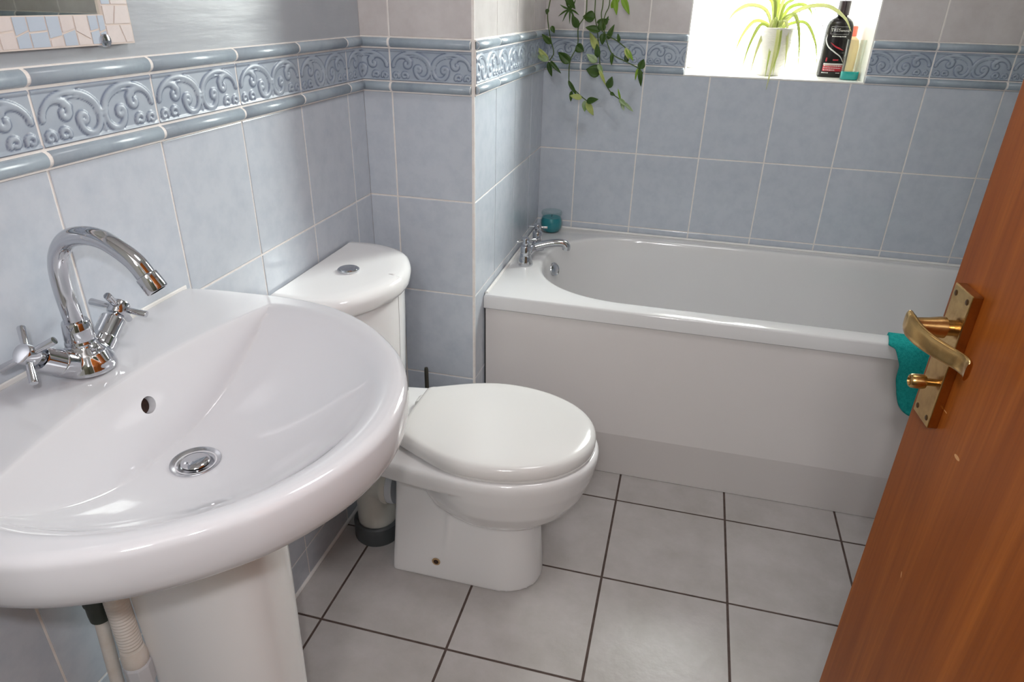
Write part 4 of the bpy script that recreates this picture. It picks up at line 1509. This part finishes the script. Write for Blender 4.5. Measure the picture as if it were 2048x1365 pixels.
def oval(s, z, a=0.0395, b=0.0215, n=48, c=bc):
    return [(c.x + a * s * math.copysign(abs(math.cos(t)) ** 0.8, math.cos(t)), c.y + b * max(s, 0.55) * math.copysign(abs(math.sin(t)) ** 0.8, math.sin(t)) * (1 if s > 0.6 else s / 0.6), c.z + z) for t in np.linspace(0, 2 * PI, n, endpoint=False)]


mb.rings([oval(s, z) for s, z in BP])
part(mb, 'body', M['black_plastic'], bot, 'glossy black bottle body')
mb = MB()
mb.lathe([(0.0155, 0.176), (0.017, 0.177), (0.0170, 0.214), (0.0160, 0.2155), (0, 0.2155)], bc, n=32)
part(mb, 'cap', M['cap'], bot, 'plum black flip cap')


def front_y(x, z):
    """front surface of the bottle"""
    q = min(1, abs((x - bc.x) / 0.0395))
    return bc.y - 0.0215 * (1 - q ** 2.5) ** (1 / 2.5) - 0.0006


def front_patch(mb, x0, x1, z0, z1, mi, nx=10):
    rows = []
    for z in (z0, z1):
        rows.append([(bc.x + x, front_y(bc.x + x, z), bc.z + z) for x in np.linspace(x0, x1, nx)])
    mb.rings(rows, mi, False, False, True, closed=False)


mb = MB()
front_patch(mb, -0.028, 0.028, 0.018, 0.036, 0)
part(mb, 'crimson_label', M['label_red'], bot, 'crimson label block', solid=0.0003)
mb = MB()
front_patch(mb, -0.028, 0.028, 0.0365, 0.041, 0)
for z0, x1 in ((0.0325, 0.024), (0.0265, 0.022), (0.0205, 0.006)):         # fine illegible print as short strokes
    x = -0.026
    while x < x1:
        w = random.uniform(0.002, 0.006)
        rows_ = (z0, z0 + 0.0022)
        mb.rings([[(bc.x + xx, front_y(bc.x + xx, z) - 0.0004, bc.z + z) for xx in (x, x + w)] for z in rows_], 0, False, False, True, closed=False)
        x += w + 0.0012
for z0, xa, xb, h in ((0.116, -0.020, 0.020, 0.003), (0.012, -0.029, -0.013, 0.003), (0.0125, 0.012, 0.022, 0.0022)):
    x = xa
    while x < xb:
        w = random.uniform(0.0022, 0.005)
        mb.rings([[(bc.x + xx, front_y(bc.x + xx, z) - 0.0004, bc.z + z) for xx in (x, x + w)] for z in (z0, z0 + h)], 0, False, False, True, closed=False)
        x += w + 0.0009
for (x0, x1, z0, z1) in ((-0.026, 0.026, 0.1445, 0.1450), (-0.026, 0.026, 0.1235, 0.1240)):
    front_patch(mb, x0, x1, z0, z1, 0)
front_patch(mb, -0.026, -0.0255, 0.1235, 0.145, 0, 2)
front_patch(mb, 0.0255, 0.026, 0.1235, 0.145, 0, 2)
sw = catmull([(-0.033, 0.122, 0), (-0.033, 0.105, 0), (-0.024, 0.088, 0), (-0.005, 0.074, 0), (0.015, 0.061, 0), (0.027, 0.044, 0)], 8)
rows = []
for i, p in enumerate(sw):
    t = (sw[min(i + 1, len(sw) - 1)] - sw[max(i - 1, 0)]).normalized()
    s_ = Vector((-t.y, t.x, 0))
    w = 0.0016 * math.sin(PI * (i + 1) / (len(sw) + 1)) + 0.0003
    rows.append([(bc.x + p.x + s_.x * w * k, front_y(bc.x + p.x + s_.x * w * k, 0) - 0.0003, bc.z + p.y + s_.y * w * k) for k in (-1, 1)])
mb.rings(rows, 0, False, False, True, closed=False)
part(mb, 'silver_print', M['label_silver'], bot, 'silver swoosh, frame and fine print', solid=0.0003)
mb = MB()
rows = []
sw2 = catmull([(-0.020, 0.100, 0), (-0.006, 0.090, 0), (0.010, 0.083, 0), (0.020, 0.079, 0)], 8)
for i, p in enumerate(sw2):
    w = 0.0022 * math.sin(PI * (i + 1) / (len(sw2) + 1)) + 0.0002
    rows.append([(bc.x + p.x, front_y(bc.x + p.x, 0) - 0.0003, bc.z + p.y + w * k) for k in (-1, 1)])
mb.rings(rows, 0, False, False, True, closed=False)
part(mb, 'red_swash', M['label_red'], bot, 'red swash', solid=0.0003)
mb = MB()
front_patch(mb, -0.024, -0.020, 0.046, 0.057, 0, 3)
front_patch(mb, -0.004, 0.012, 0.049, 0.053, 0, 4)
part(mb, 'red_print', M['label_red'], bot, 'small red print', solid=0.0003)


def lettering(txt, size, x, z, parent, m, name='lettering'):
    cu = bpy.data.curves.new('t', 'FONT')
    cu.body = txt
    cu.size = size
    cu.align_x = 'CENTER'
    cu.extrude = 0.00015
    to = bpy.data.objects.new('t', cu)
    COL.objects.link(to)
    bpy.context.view_layer.update()
    me = bpy.data.meshes.new_from_object(to.evaluated_get(bpy.context.evaluated_depsgraph_get()))
    bpy.data.objects.remove(to)
    for v in me.vertices:
        px, pz, py = bc.x + x + v.co.x, bc.z + z + v.co.y, v.co.z
        v.co = (px, front_y(px, pz) - 0.0006 - py, pz)
    me.materials.clear()
    me.materials.append(m)
    o = bpy.data.objects.new(name, me)
    COL.objects.link(o)
    o.parent = parent
    o.location = -parent.location
    return o


lettering('TRES', 0.0125, -0.0130, 0.131, bot, M['label_silver'])
lettering('emm\u00e9', 0.0100, 0.0135, 0.131, bot, M['label_silver'])

# clear bottle with a little teal liquid, beside the black one
cb = Vector((1.2115, YB + 0.072, WZ0))
clr = thing('clear_tumbler', 'clear plastic tumbler with a little teal liquid at the right end of the sill', 'tumbler', cb)
CP = [(0.92, 0.0), (0.97, 0.003), (1.0, 0.060), (1.04, 0.112), (1.0, 0.112), (0.96, 0.060), (0.90, 0.004)]


def oc(s, z, g=0.0, a=0.0265, b=0.0185):
    return [(cb.x + (a * s - g) * math.copysign(abs(math.cos(t)) ** 0.75, math.cos(t)), cb.y + (b * s - g) * math.copysign(abs(math.sin(t)) ** 0.75, math.sin(t)), cb.z + z) for t in np.linspace(0, 2 * PI, 40, endpoint=False)]


mb = MB()
mb.rings([oc(s, z) for s, z in CP])
part(mb, 'clear_body', M['clear'], clr)
mb = MB()
mb.rings([oc(0.93, 0.0012, 0.001), oc(0.99, 0.004, 0.001), oc(0.99, 0.024, 0.001)])
part(mb, 'teal_liquid', M['teal_liquid'], clr, 'teal liquid')
# peach bottle behind
pb = Vector((1.2100, YB + 0.165, WZ0))
pe = thing('lotion_bottle', 'peach translucent bottle with pink cap standing behind the black one', 'bottle', pb)
mb = MB()
mb.lathe([(0.022, 0), (0.024, 0.003), (0.025, 0.09), (0.022, 0.108), (0.013, 0.116), (0.011, 0.122)], pb, n=32, sx=1.1, sy=0.8)
part(mb, 'body', M['peach'], pe)
mb = MB()
mb.lathe([(0.012, 0.118), (0.0135, 0.119), (0.0135, 0.145), (0.012, 0.147), (0, 0.147)], pb, n=24)
part(mb, 'cap', M['pink'], pe)
